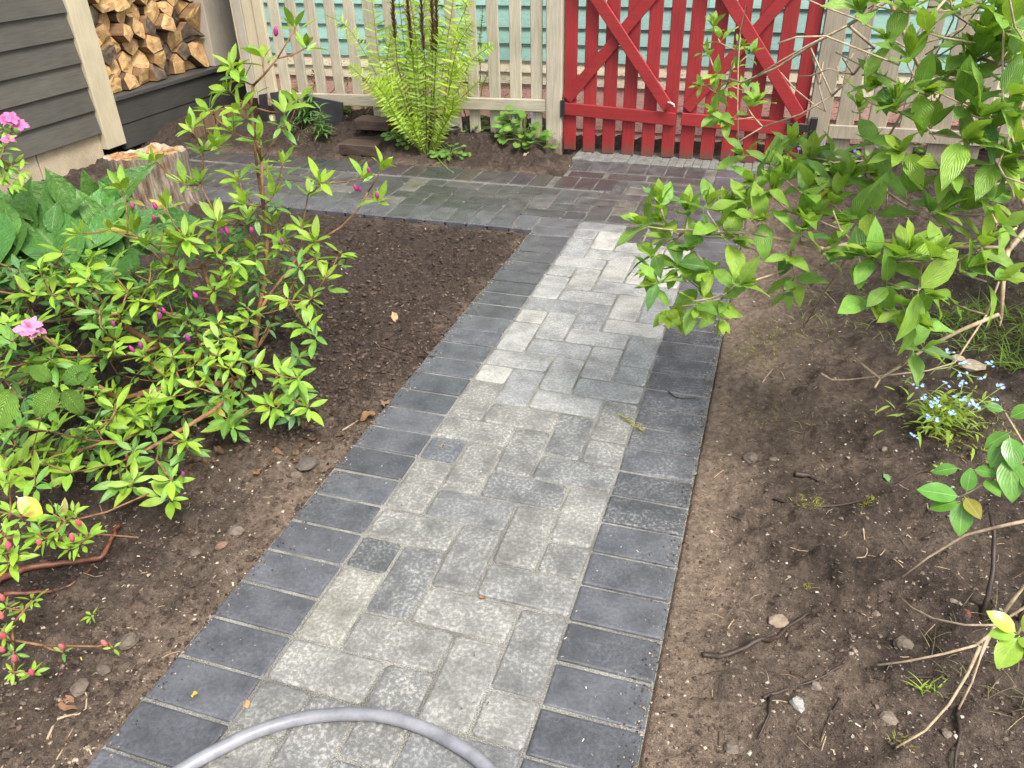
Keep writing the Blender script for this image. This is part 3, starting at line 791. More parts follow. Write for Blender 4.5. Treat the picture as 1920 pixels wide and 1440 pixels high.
xr0, xr1 = aty(512, 168, GY).x, aty(1026, 182, GY).x
b = MB(); l = xr1 - xr0
b.box((0, -0.022, -0.068), (l, 0.0, 0.0), 0.004, Matrix.Translation((xr0, GY, 0.263)) @ Matrix.Rotation(-math.atan2(0.030, l), 4, 'Y'), 0.0015); b.build('rail', M['fence_rail'], fl)
board(fl, 'rail', xr0, xr1, 0.98, 1.045, GY - 0.022, GY, M['fence_rail'])
xa, xb = aty(1026.5, 0, GY).x, aty(1057, 0, GY).x
board(fl, 'post', xa, xb, -0.05, 1.3, GY - 0.03, GY + 0.06, M['fence'], 0.004)
# solid upright boards closing the corner
fc = thing('board_fence', (-2.3, GY, 0), 'solid cream upright boards between the wood store and the pickets', 'fence')
for p0, p1, dy in ((431, 437.5, 0.012), (438.3, 452.6, 0.0), (453.4, 474, 0.006), (475, 492, -0.004)):
    xa, xb = aty(p0, 0, GY).x, aty(p1, 0, GY).x
    board(fc, 'board', xa, xb, 0.222, 1.5, GY - 0.02 + dy, GY + 0.01 + dy, M['trim'] if p0 != 438.3 else M['tan'])
# gate: two leaves
gl = thing('gate_leaf', (0.13, GY, 0), 'red picket gate leaf with crossed braces beside the left post', 'gate')
gr = thing('gate_leaf', (0.80, GY, 0), 'red picket gate leaf half hidden by the overhanging branches', 'gate')
xl0, xl1 = aty(1060, 0, GY).x, aty(1287, 0, GY).x
n = 6; pw = 0.071; st = (xl1 - xl0 - pw) / (n - 1)
zbs = [0.012, 0.004, 0.002, 0.003, 0.001, 0.004]
for k in range(n):
    board(gl, 'picket', xl0 + k * st, xl0 + k * st + pw, zbs[k] + 0.002, 1.18, GY, GY + 0.018, M['red'], 0.003)
xq0, xq1 = aty(1299, 0, GY).x, aty(1550, 0, GY).x
st2 = (xq1 - xq0 - 0.078) / (n - 1)
for k in range(n):
    board(gr, 'picket', xq0 + k * st2, xq0 + k * st2 + 0.074, 0.005 + 0.002 * (k % 3), 1.18, GY, GY + 0.018, M['red'], 0.003)
def grail(parent, x0, x1, za, zb_, hgt, mat):
    b = MB(); l = x1 - x0
    b.box((0, -0.022, -hgt), (l, -0.001, 0), 0.003, Matrix.Translation((x0, GY, za)) @ Matrix.Rotation(math.atan2(za - zb_, l), 4, 'Y')); return b.build('rail', mat, parent)
grail(gl, xl0 + .004, xl1 - .002, 0.283, 0.253, 0.068, M['red_rail']); grail(gl, xl0 + .004, xl1 - .002, 1.08, 1.075, 0.068, M['red_rail'])
grail(gr, xq0 - .002, xq1 - .004, 0.258, 0.232, 0.068, M['red_rail']); grail(gr, xq0 - .002, xq1 - .004, 1.08, 1.085, 0.068, M['red_rail'])
brace(gl, (xl0 + 0.02, 0.300), (xl1 - 0.03, 1.00), 0.062, GY - 0.022, GY - 0.002, M['red_rail'])
brace(gl, (xl1 - 0.045, 0.285), (xl0 + 0.035, 1.00), 0.062, GY - 0.044, GY - 0.0235, M['red_rail'])
brace(gr, (xq0 + 0.02, 0.275), (xq1 - 0.06, 1.00), 0.058, GY - 0.022, GY - 0.002, M['red_rail'])
brace(gr, (xq1 - 0.03, 0.262), (xq0 + 0.04, 1.00), 0.062, GY - 0.044, GY - 0.0235, M['red_rail'])
b = MB(); b.box((xl0 - 0.022, GY - 0.03, 0.205), (xl0 + 0.012, GY - 0.0225, 0.295), 0.002); b.tube([(xl0 - 0.006, GY - 0.033, 0.205), (xl0 - 0.006, GY - 0.033, 0.297)], 0.007, 8); b.build('hinge', M['black'], gl)
b = MB(); b.box((xq1 - 0.10, GY - 0.052, 0.196), (xq1 + 0.05, GY - 0.045, 0.236), 0.002); b.box((xq1 + 0.02, GY - 0.055, 0.15), (xq1 + 0.055, GY - 0.0305, 0.27), 0.003); b.build('hinge', M['black'], gr)
b = MB(); b.tube([(xl1 - 0.045, GY - 0.05, 0.315), (xl1 - 0.03, GY - 0.066, 0.318), (xl1 - 0.012, GY - 0.066, 0.31), (xl1 - 0.010, GY - 0.05, 0.295)], 0.004, 6); b.build('latch_hook', M['stone'], gl)
for s_, (xm, zm) in enumerate(((xl0 + 0.13, 0.44), (xl0 + 0.30, 0.62), (xl0 + 0.42, 0.47), (xl0 + 0.5, 0.36))):
    b = MB(); b.tube([(xm, GY - 0.047, zm), (xm, GY - 0.0438, zm)], 0.004, 8); b.build('screw', M['black'], gl)
fr_ = thing('picket_fence', (1.9, GY, 0), 'weathered picket fence with painted-in shade behind the leafy shrub, right of the gate', 'fence')
xa, xb = aty(1553, 0, GY).x, aty(1597, 0, GY).x
board(fr_, 'post', xa, xb, -0.05, 1.3, GY - 0.03, GY + 0.06, M['fence_shade'], 0.004)
x = xb + 0.035
for k in range(9):
    w = U(0.084, 0.094); t = U(-0.008, 0.008)
    b = MB(); b.box((-w / 2, -0.009, 0.03), (w / 2, 0.009, zt + U(-.01, .01)), 0.003, Matrix.Translation((x + w / 2, GY + 0.012, 0)) @ Matrix.Rotation(t, 4, 'Y'), 0.001); b.build('picket', M['fence_shade'], fr_)
    x += 0.152
board(fr_, 'rail', xb + 0.002, x, 0.165, 0.232, GY - 0.022, GY, M['fence_shade'])
board(fr_, 'rail', xb + 0.002, x, 0.98, 1.045, GY - 0.022, GY, M['fence_shade'])

# ================================================================== OBJECTS
# rotting stump
sc_ = atz(276, 294, 0.24); sc_.z = 0.0; sr = 0.196
st_ = thing('tree_stump', (sc_.x, sc_.y, 0), 'rotting tree stump with a crumbling orange top beside the hosta', 'stump')
ns = 56
prof = [(-0.06, 1.12), (0.0, 1.05), (0.05, 0.98), (0.10, 0.95), (0.15, 0.94), (0.20, 0.95), (0.235, 0.96), (0.255, 0.94)]
def srad(a, z):
    return sr * (1 + 0.05 * math.sin(3 * a + 1) + 0.035 * math.sin(7 * a) + 0.05 * float(vnoise(a * 4 + 30, z * 6 + 3)) + 0.05 * float(vnoise(a * 11 + 3, z * 3)))
def rimz(a):
    return 0.262 + 0.018 * math.sin(a + 2.2) + 0.018 * float(vnoise(a * 3.2 + 11, 4.4)) + 0.014 * float(vnoise(a * 12, 8.1))
vs = []; fs = []
for r, (z, k) in enumerate(prof):
    for i in range(ns):
        a = 2 * math.pi * i / ns; rr = srad(a, z) * k
        zz = z if r < 5 else z / 0.255 * rimz(a)
        vs.append((sc_.x + rr * math.cos(a), sc_.y + rr * math.sin(a), zz))
for r in range(len(prof) - 1):
    for i in range(ns): fs.append((r * ns + i, r * ns + (i + 1) % ns, (r + 1) * ns + (i + 1) % ns, (r + 1) * ns + i))
b = MB(); b.add(vs, fs); b.build('weathered_side', M['stump_side'], st_, smooth=True)
vs = []; fs = []; rg = [0.94, 0.80, 0.60, 0.40, 0.2]
for r, k in enumerate(rg):
    for i in range(ns):
        a = 2 * math.pi * i / ns; rr = srad(a, 0.255) * k
        dz = 0 if r == 0 else -0.004 - 0.006 * sstep(0.95, 0.5, k) + 0.055 * float(fbm(math.cos(a) * k * 4 + 9, math.sin(a) * k * 4 + 2, 3))
        vs.append((sc_.x + rr * math.cos(a), sc_.y + rr * math.sin(a), rimz(a) * (k) + 0.257 * (1 - k) + dz))
vs.append((sc_.x, sc_.y, 0.242))
for r in range(len(rg) - 1):
    for i in range(ns): fs.append((r * ns + i, r * ns + (i + 1) % ns, (r + 1) * ns + (i + 1) % ns, (r + 1) * ns + i))
for i in range(ns): fs.append(((len(rg) - 1) * ns + i, (len(rg) - 1) * ns + (i + 1) % ns, len(vs) - 1))
b = MB(); b.add(vs, fs); b.mi = [1 if q < ns * 1 else 0 for q in range(len(fs))]; b.build('rotten_top', [M['stump_top'], M['stump_rim']], st_, smooth=True)

# two dark timber blocks
def blk(pl, pr, z0, dx, dy, dz, rot, lab):
    c = (Vector(pl) + Vector(pr)) / 2
    b = MB(); b.box((-dx / 2, -dy / 2, 0), (dx / 2, dy / 2, dz), 0.006, Matrix.Translation((c.x, c.y, z0)) @ Matrix.Rotation(rot, 4, 'Z') @ Matrix.Rotation(0.03, 4, 'Y'), 0.003)
    o = b.build('timber_block', M['block'], None, (c.x, c.y, z0)); tag(o, lab, 'block')
q = atz(678, 288, 0.0); blk(q, q, gz(q.x, q.y) - 0.005, 0.225, 0.13, 0.062, 0.06, 'dark brown timber block lying flat at the edge of the side path')
q = atz(706, 262, 0.03); blk(q, q, gz(q.x, q.y) + 0.025, 0.21, 0.14, 0.06, 0.10, 'dark brown timber block leaning behind the other block, near the fern')

# stones
def stone_mesh(seed):
    r = random.Random(seed); b = MB(); vs = []; n1, n2 = 5, 8
    ax = [r.uniform(0.8, 1.15), r.uniform(0.65, 1.0), r.uniform(0.4, 0.65)]
    vs.append((0, 0, ax[2]))
    for i in range(1, n1):
        t = math.pi * i / n1
        for k in range(n2):
            a = 2 * math.pi * (k + 0.5 * (i % 2)) / n2; q = 1 + r.uniform(-0.24, 0.16)
            vs.append((ax[0] * q * math.sin(t) * math.cos(a), ax[1] * q * math.sin(t) * math.sin(a), ax[2] * q * math.cos(t)))
    vs.append((0, 0, -ax[2])); fs = [(0, 1 + k, 1 + (k + 1) % n2) for k in range(n2)]
    for i in range(n1 - 2):
        for k in range(n2): fs.append((1 + i * n2 + k, 1 + (i + 1) * n2 + k, 1 + (i + 1) * n2 + (k + 1) % n2, 1 + i * n2 + (k + 1) % n2))
    e = 1 + (n1 - 2) * n2
    fs += [(e + k, len(vs) - 1, e + (k + 1) % n2) for k in range(n2)]
    b.add(vs, fs); return b.mesh('stone', M['stone'])
SM = [stone_mesh(s) for s in range(6)]
def stone(px, py, size, col, label, group=None, zoff=0.15, name='stone', flat=1.0):
    p = atz(px, py, 0.0); h = gz(p.x, p.y)
    Mx = Matrix.Translation((p.x, p.y, h + size * zoff)) @ Matrix.Rotation(U(0, 6.3), 4, 'Z') @ Matrix.Diagonal((size, size, size * flat, 1))
    o = place(name, random.choice(SM), Mx, None, col); tag(o, label, 'stone', group); return o
stone(838, 272, 0.10, (0.15, 0.15, 0.135), 'large grey slab of stone tucked beside the fern', flat=0.75)
stone(885, 268, 0.06, (0.14, 0.135, 0.125), 'rounded grey stone between the fern and the violets')
stone(1494, 1322, 0.016, (0.34, 0.325, 0.30), 'small white speckled stone on the bare soil')
stone(1820, 695, 0.038, (0.42, 0.33, 0.24), 'pale flat stone behind the blue flowers', flat=0.7)
stone(1792, 684, 0.025, (0.44, 0.36, 0.27), 'small pale stone touching the tallest blue flowers', flat=0.7)
stone(575, 868, 0.030, (0.105, 0.085, 0.07), 'brown stone half sunk in soil below the azalea')
stone(415, 1019, 0.014, (0.20, 0.12, 0.08), 'small reddish oval stone near the dark paver border')
stone(1463, 1157, 0.02, (0.26, 0.20, 0.14), 'pale tan stone beside the thick root')
G1 = 'dull brown stones in the left bed'
for px, py, s, lab in ((553, 886, .018, 'small brown stone beside the half sunk one below the azalea'), (442, 996, .022, 'flat grey brown stone by the small reddish stone near the border'), (240, 1198, .024, 'broad brown stone above the low coral budded twig tip'), (192, 1246, .020, 'brown stone below the low coral budded twig'),
                      (365, 1030, .014, 'small brown stone between reddish branch and dark border'), (620, 780, .012, 'small pale brown stone under the lowest azalea leaves by the border'), (150, 1290, .017, 'brown stone beside the yellow leaf sliver'), (860, 590, .012, 'small pale stone at the border above the tan dead leaf')):
    k = U(.75, 1.2); stone(px, py, s * 1.05, (0.125 * k, 0.098 * k, 0.075 * k), lab, G1, zoff=0.18)
G2 = 'small stones in the right bed'
for px, py, s, lab in ((1409, 852, .020, 'flat brown stone in the soil just right of the dusty border'), (1452, 852, .014, 'small grey brown stone right of the flat brown stone'), (1655, 848, .011, 'smooth tan pebble left of the blue flowers'), (1665, 1353, .014, 'grey pebble between root tips near the bottom'), (1780, 1148, .010, 'round pale pebble beside the upper bare twig'),
                      (1375, 1390, .015, 'brown stone near the bottom end of the right border'), (1530, 1285, .010, 'smooth grey pebble beside the orange ended root'), (1690, 1215, .018, 'brown stone under the fork of bare twigs'), (1770, 1390, .010, 'tan pebble by the root at the bottom edge'), (1640, 1160, .009, 'small pale pebble left of the upper bare twig tip')):
    k = U(.75, 1.25); stone(px, py, s * 1.1, (0.17 * k, 0.135 * k, 0.105 * k), lab, G2, zoff=0.18)

# black plastic panels leaning below the corner fence, and a painted stone between them
def panel(pts, thick, name, label):
    vs = [tuple(p) for p in pts] + [tuple(Vector(p) + Vector((0.0, thick, 0.0))) for p in pts]
    b = MB(); b.add(vs, [(0, 1, 2, 3), (7, 6, 5, 4), (0, 4, 5, 1), (1, 5, 6, 2), (2, 6, 7, 3), (3, 7, 4, 0)])
    c = Vector(pts[0]); o = b.build(name, M['black_plastic'], None, c); tag(o, label, 'panel')
Yb = GY - 0.06
panel([aty(489, 236, Yb), aty(503, 236, Yb - .03), aty(497, 176, Yb), aty(485, 178, Yb)], 0.02, 'plastic_panel', 'narrow black plastic panel at the corner of the board fence')
panel([aty(522, 240, Yb - .03), aty(545, 242, Yb - .03), aty(536, 170, Yb + .03), aty(506, 174, Yb + .03)], 0.012, 'plastic_panel', 'tilted black plastic panel between two pale gaps below the fence')
panel([aty(570, 246, Yb - .02), aty(642, 258, Yb - .02), aty(642, 193, Yb + .02), aty(568, 178, Yb + .02)], 0.012, 'plastic_panel', 'wide dark plastic panel behind the weeds, under the fence rail')
for px, py, s, lab in ((509, 222, .045, 'yellow lichen covered stone between the black plastic panels'), (538, 230, .04, 'pale stone between the tilted panel and the wide panel')):
    p = aty(px, py, Yb + 0.03); o = place('stone', SM[2], Matrix.Translation((p.x, p.y + .02, p.z - 0.01)) @ Matrix.Diagonal((s, s, s * 1.6, 1)), None, (0.42, 0.40, 0.20)); tag(o, lab, 'stone')

# ------------------------------------------------------------------ plants
def zc(p):
    return max(p.z, 0.02)
class Shrub:
    """branches grown from traced stems out to the shoot tips; leaves as objects, the rest joined"""
    def __init__(s, name, loc, label, cat, twigmat, group=None):
        s.t = thing(name, loc, label, cat, group); s.mat = twigmat
        s.P = [Vector(loc)]; s.par = [-1]; s.len = [0.0]; s.w = [0.0]; s.leaves = []
        s.minr = 0.0012; s.k = 0.0011
    def stem(s, pts, r=None, attach=None):
        pts = [Vector(p) for p in pts]
        i = attach if attach is not None else min(range(len(s.P)), key=lambda k: (s.P[k] - pts[0]).length)
        for q, p in enumerate(pts):
            if (p - s.P[i]).length < 1e-4: continue
            s.P.append(p); s.par.append(i); s.len.append(s.len[i] + (p - s.P[i]).length); s.w.append((r or 0.0) * (1 - 0.5 * q / max(1, len(pts) - 1))); i = len(s.P) - 1
        return i
    def grow(s, tip, sag=0.12):
        tip = Vector(tip)
        def cost(k):
            d = tip - s.P[k]; c = d.length + 0.22 * s.len[k]
            if d.z < -0.02: c += -d.z * 1.5
            return c
        k = min(range(len(s.P)), key=cost)
        a = s.P[k]; d = tip - a; l = d.length
        c = a + d * 0.55 + Vector((U(-.06, .06), U(-.06, .06), -sag)) * l
        i = k; n = max(2, min(5, int(l / 0.04)))
        for q in range(1, n + 1):
            t = q / n; p = a * (1 - t) ** 2 + c * 2 * t * (1 - t) + tip * t * t
            s.P.append(p); s.par.append(i); s.len.append(s.len[i] + l / n); s.w.append(0.0); i = len(s.P) - 1
        return (s.P[i] - s.P[s.par[i]]).normalized()
    def finish(s, meshes, tmpls, jmat, limit=300, name='leaf'):
        n = len(s.P); cnt = [0] * n; ch = [0] * n
        for i in range(n - 1, 0, -1):
            if ch[i] == 0: cnt[i] = 1
            cnt[s.par[i]] += cnt[i]; ch[s.par[i]] += 1
        rad = [max(s.w[i], s.minr + s.k * math.sqrt(max(cnt[i], 1) - 0.5)) for i in range(n)]
        b = MB()
        # chains
        kids = {}
        for i in range(1, n): kids.setdefault(s.par[i], []).append(i)
        for i in list(kids):
            for c in kids[i]:
                if i != 0 and len(kids[i]) == 1 and s.par[i] != -1: continue
                chain = [i, c]
                while len(kids.get(chain[-1], [])) == 1: chain.append(kids[chain[-1]][0])
                rr = [min(rad[q], rad[chain[1]] * 1.05) for q in chain]
                b.tube([s.P[q] for q in chain], rr, 6)
        b.build('branches', s.mat, s.t, smooth=True)
        def score(lf):
            p = lf[1].translation; q = CROT.transposed() @ (p - CAM)
            if q.z > -0.1: return -1
            u, v_ = 960 + FPX * q.x / -q.z, 720 - FPX * q.y / -q.z
            vis = 1.0 if (-40 < u < 1960 and -40 < v_ < 1480) else 0.05
            return vis * lf[3] / -q.z * lf[4]
        s.leaves.sort(key=score, reverse=True)
        for k, Mx, col, sz, pr in s.leaves[:limit]:
            place(name, meshes[k], Mx, s.t, col)
        if len(s.leaves) > limit:
            b = MB()
            for k, Mx, col, sz, pr in s.leaves[limit:]: b.tmpl(tmpls[k], Mx, col)
            b.build('foliage', jmat, s.t, smooth=True, tint=True, kind='stuff')
    def leaf(s, k, Mx, col, size, pri=1.0):
        s.leaves.append((k, Mx, col, size, pri))
    def whorl(s, p, ax, n, size, el, colf, pri=1.0, nt=5, droop=0.0):
        ax = Vector(ax).normalized(); a = ax.orthogonal().normalized(); c = ax.cross(a); ph0 = U(0, 6.28)
        for i in range(n):
            ph = ph0 + i * 2.4 + U(-0.25, 0.25); e = R_(el + U(-16, 16) + (i / n - 0.5) * 34)
            d = (a * math.cos(ph) + c * math.sin(ph)) * math.cos(e) + ax * math.sin(e)
            d.z -= droop * U(0.3, 1)
            d = d + Vector((U(-.16, .16), U(-.16, .16), U(-.22, .12)))
            sz = size * U(0.55, 1.12)
            s.leaf(random.randrange(nt), frame(d, ax + Vector((U(-.5, .5), U(-.5, .5), U(0, .4))), Vector(p) + d * 0.003 - ax * U(0, 0.34) * size * (1 if i % 2 else .25), sz), colf(), sz, pri)
def green(base, var=0.18, hue=0.10):
    def f():
        k = U(1 - var, 1 + var); h = U(-hue, hue)
        if random.random() < 0.008: return (base[1] * 0.95, base[1] * 0.85, base[2])
        return (base[0] * k * (1 + h), base[1] * k, base[2] * k * (1 - h))
    return f
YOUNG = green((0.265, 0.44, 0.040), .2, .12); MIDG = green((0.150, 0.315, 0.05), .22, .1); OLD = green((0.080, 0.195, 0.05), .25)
def bud(parent, p, ax, size, col):
    b = MB(); ax = Vector(ax).normalized(); p = Vector(p)
    b.tube([p, p + ax * size * .25, p + ax * size * .6, p + ax * size * .9, p + ax * size], [size * .12, size * .24, size * .25, size * .13, size * .02], 7)
    o = b.build('flower_bud', M['petal'], parent, smooth=True); o.color = (*col, 1)

def Daz(px, py):
    return float(np.interp(py, [40, 110, 300, 450, 600, 770, 930, 1010], [2.13, 2.15, 2.28, 2.34, 2.30, 2.20, 1.98, 1.95]))
base = atz(470, 702, 0.0)
az = Shrub('azalea_shrub', base, 'large bright green azalea with purple buds filling the left bed', 'shrub', M['stem'])
def pl(pts, D):
    return [atd(x, y, D) for x, y in pts]
az.stem(pl([(476, 660), (484, 590), (497, 520), (501, 450), (494, 390), (484, 330), (478, 280), (470, 200)], 2.40), 0.0062)
a2 = az.stem(pl([(494, 385), (490, 300), (520, 255), (547, 222), (559, 192)], 2.30), 0.003)
az.stem(pl([(440, 690), (420, 620), (400, 560), (380, 500)], 2.42), 0.005, 0)
az.stem(pl([(380, 680), (300, 650), (230, 610), (150, 560), (60, 552)], 2.42), 0.006, 0)
az.stem(pl([(420, 720), (340, 720), (260, 740), (150, 760)], 2.32), 0.005, 0)
az.stem(pl([(520, 700), (560, 665), (590, 640)], 2.36), 0.003, 0)
az.stem(pl([(400, 770), (300, 830), (240, 860)], 2.12), 0.004, 0)
az.stem(pl([(600, 450), (640, 425), (672, 392), (690, 360)], 2.36), 0.0035, az.stem(pl([(500, 560), (560, 480)], 2.38), 0.004))
az.stem(pl([(495, 140), (520, 110), (548, 62)], 2.13), 0.0022, az.stem(pl([(478, 262), (470, 200), (475, 160)], 2.2), 0.0025))
tips = [(553, 52), (494, 108), (575, 89), (434, 124), (425, 167), (456, 149), (391, 205), (450, 205), (559, 189), (534, 211), (359, 239), (434, 246), (487, 264), (381, 283), (409, 274), (531, 305), (497, 317), (447, 336), (600, 342), (578, 364), (716, 311), (681, 333), (709, 377), (456, 367), (512, 367), (347, 346), (375, 346), (312, 392), (406, 405), (462, 383), (512, 414), (566, 427), (590, 452), (531, 458), (637, 471), (347, 446), (403, 467),
        (204, 430), (152, 438), (251, 435), (274, 450), (408, 415), (361, 444), (405, 473), (90, 488), (73, 505), (122, 502), (172, 479), (204, 502), (163, 502), (122, 537), (61, 552), (96, 552), (280, 529), (239, 546), (262, 561), (315, 500), (335, 456), (187, 584), (146, 578), (222, 590), (187, 613), (216, 637), (350, 596), (370, 622), (268, 666), (105, 648), (429, 520), (399, 543), (464, 409), (478, 482), (446, 488), (408, 666), (431, 689), (478, 689), (321, 669), (306, 704), (216, 744), (216, 771), (280, 756), (318, 744), (370, 727), (414, 739), (431, 771), (426, 785), (507, 759),
        (574, 613), (590, 629), (526, 705), (558, 708), (553, 750), (579, 763), (516, 766), (256, 794), (293, 862), (229, 904), (197, 872), (321, 899), (316, 936), (348, 826), (229, 830), (426, 798), (92, 807), (115, 849), (30, 800), (60, 845), (20, 880), (150, 700), (60, 700), (20, 640), (60, 610), (230, 355), (290, 300), (610, 520), (560, 500), (585, 560), (540, 560)]
order = sorted(tips, key=lambda t: (Vector(atd(*t, Daz(*t))) - base).length)
for px, py in order:
    D = Daz(px, py) * U(0.97, 1.04); p = atd(px, py, D)
    if p.z < 0.06: p = atz(px, py, U(0.06, 0.10))
    d = az.grow(p)
    ax = (d * 0.5 + Vector((U(-.3, .3), U(-.35, .05) - 0.1, 0.9))).normalized()
    hi = py < 460
    cf = YOUNG if (hi or random.random() < 0.72) else MIDG
    az.whorl(p, ax, random.randint(6, 8), (U(0.054, 0.072) if py < 380 else U(0.054, 0.073)) if py < 700 else U(0.054, 0.07), U(34, 56) if hi else U(8, 38), cf, 1.3)
    if random.random() < (0.15 if py < 380 else 0.5):                      # older leaves just below the young whorl
        az.whorl(p - ax * U(0.022, 0.04), ax, random.randint(3, 5), U(0.045, 0.06), U(-8, 14), MIDG, 0.9)
for q in range(130):                                 # more bright shoots over the mass
    px, py = U(-30, 620), U(430, 930)
    if py < 560 and px < 120: continue
    if px > 300 + max(0, 760 - py) * 1.1 or (px > 260 and py > 860): continue
    D = Daz(px, py) * U(0.98, 1.05); p = atd(px, py, D)
    if p.z < 0.06: p = atz(px, py, U(0.06, 0.10))
    d = az.grow(p); az.whorl(p, d * .5 + Vector((U(-.3, .3), U(-.4, .1), .9)), random.randint(5, 8), U(.046, .066), U(5, 38), random.choice((YOUNG, YOUNG, MIDG)), 1.0)
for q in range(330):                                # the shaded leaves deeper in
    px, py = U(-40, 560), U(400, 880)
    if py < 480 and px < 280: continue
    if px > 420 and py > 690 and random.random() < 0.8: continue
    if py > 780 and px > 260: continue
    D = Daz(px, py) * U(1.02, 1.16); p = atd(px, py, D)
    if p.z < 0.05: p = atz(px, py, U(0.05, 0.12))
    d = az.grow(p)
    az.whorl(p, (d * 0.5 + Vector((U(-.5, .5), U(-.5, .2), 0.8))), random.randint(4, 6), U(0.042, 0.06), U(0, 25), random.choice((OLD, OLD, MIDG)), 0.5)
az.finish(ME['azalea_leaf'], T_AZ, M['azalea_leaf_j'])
PUR = (0.30, 0.035, 0.18)
for px, py in ((517, 68), (265, 655), (310, 588), (300, 600), (355, 640), (370, 560), (428, 440), (472, 438), (290, 415), (293, 393), (215, 612), (530, 457), (675, 360), (708, 372), (693, 325), (670, 358), (250, 392), (345, 893), (418, 440), (252, 660)):
    D = Daz(px, py) * 0.975; p = atd(px, py, D); bud(az.t, p, (U(-.3, .3), U(-.3, .1), 1), U(0.018, 0.026), tuple(c * U(0.8, 1.3) for c in PUR))

# pink open blossom on the azalea
def blossom(parent, c, n, size, col):
    c = Vector(c); ax = (CAM - c).normalized() * 0.6 + Vector((0, 0, 0.7))
    for i in range(n):
        cc = c + Vector((U(-1, 1), U(-1, 1), U(-.6, .6))) * size * 0.55; a0 = U(0, 6.28)
        axx = (ax + Vector((U(-.4, .4), U(-.4, .4), U(-.2, .2)))).normalized(); e1 = axx.orthogonal().normalized(); e2 = axx.cross(e1)
        sb = MB()
        for k in range(6): sb.tube([cc, cc + axx * size * U(.6, .9) + e1 * size * U(-.25, .25) + e2 * size * U(-.25, .25)], [.0008, .0005], 4)
        fl_ = sb.build('blossom', M['petal'], parent); fl_.color = (0.65, 0.25, 0.4, 1); fl_['at'] = parent['at']
        for k in range(5):
            ph = a0 + k * 1.2566; d = e1 * math.cos(ph) + e2 * math.sin(ph) + axx * 0.45
            b = MB(); b.tmpl(T_PET, frame(d, axx, cc, size * U(.85, 1.1))); o = b.build('petal', M['petal'], fl_, smooth=True); kq = U(0.85, 1.15); o.color = (col[0] * kq, col[1] * kq, col[2] * kq, 1)
T_PET = leaf(0.75, 5, 1.25, 0.7, 0.1, 0.25, 0.4)
blossom(az.t, atd(58, 622, 2.15), 3, 0.031, (0.64, 0.22, 0.38))

# small azalea with coral buds at the lower left
b2 = atz(-25, 1110, 0.0)
az2 = Shrub('azalea_shrub', b2, 'low azalea with coral pink buds at the bottom left corner', 'shrub', M['stem'])
az2.stem(pl([(0, 1010), (80, 1005), (170, 1000), (260, 1008)], 1.9), 0.003, 0)
az2.stem(pl([(0, 960), (120, 980), (200, 960), (280, 925)], 1.92), 0.003, 0)
az2.stem([atz(x, y, .05) for x, y in ((-10, 1195), (80, 1210), (185, 1212), (205, 1205))], 0.0022, 0)
for px, py in ((105, 995), (85, 1010), (150, 1018), (18, 1055), (137, 963), (120, 975), (165, 1005), (70, 1000), (20, 960), (15, 905), (45, 1145), (12, 1140), (25, 1225), (5, 1190), (60, 1125), (30, 1030), (130, 1030), (100, 965), (40, 970), (8, 1005), (25, 1260), (211, 1215), (118, 1222), (60, 1262)):
    far = px > 110 and py > 1200
    p = atd(px, py, 1.83) if not far else atz(px, py, 0.05)
    if p.z < 0.05: p = atz(px, py, 0.05)
    d = az2.grow(p)
    az2.whorl(p, d * .4 + Vector((U(-.2, .2), -.3, .8)), 3 if far else random.randint(5, 8), U(.02, .028) if far or py > 1110 else U(.034, .05), U(10, 40), YOUNG if random.random() < .7 else MIDG, 1.0)
az2.finish(ME['azalea_leaf'], T_AZ, M['azalea_leaf_j'], 200)
for px, py in ((151, 985), (137, 1015), (18, 1030), (8, 1125), (5, 1160), (10, 1195), (8, 1222), (62, 1265), (120, 1215), (200, 1210), (76, 1022), (30, 1240)):
    p = atd(px, py, 1.80) if py < 1200 else atz(px, py, .055)
    bud(az2.t, p, (U(-.3, .3), U(-.4, 0), 1), U(.018, .024), (0.62 * U(.85, 1.1), 0.13 * U(.7, 1.3), 0.14))

# pink-flowered azalea sprig at the shed wall
b3 = atz(-60, 480, 0.0)
az3 = Shrub('azalea_shrub', b3, 'azalea sprig with pink flowers in front of the grey siding', 'shrub', M['stem'])
az3.stem(pl([(-30, 400), (-10, 330), (10, 270), (25, 240)], 2.75), 0.003, 0)
for px, py in ((5, 240), (15, 255), (30, 235), (8, 275), (20, 310), (12, 320), (38, 320), (28, 305), (5, 330), (18, 345), (-10, 290)):
    p = atd(px, py, 2.72 * U(.98, 1.02)); d = az3.grow(p); az3.whorl(p, d * .4 + Vector((.2, -.3, .8)), random.randint(5, 7), U(.036, .05), U(5, 35), random.choice((MIDG, YOUNG)), 1.0)
az3.finish(ME['azalea_leaf'], T_AZ, M['azalea_leaf_j'], 200)
for px, py in ((28, 222), (40, 238), (8, 222), (22, 262)):
    blossom(az3.t, atd(px, py, 2.68), 1, 0.022, (0.60, 0.13, 0.33))

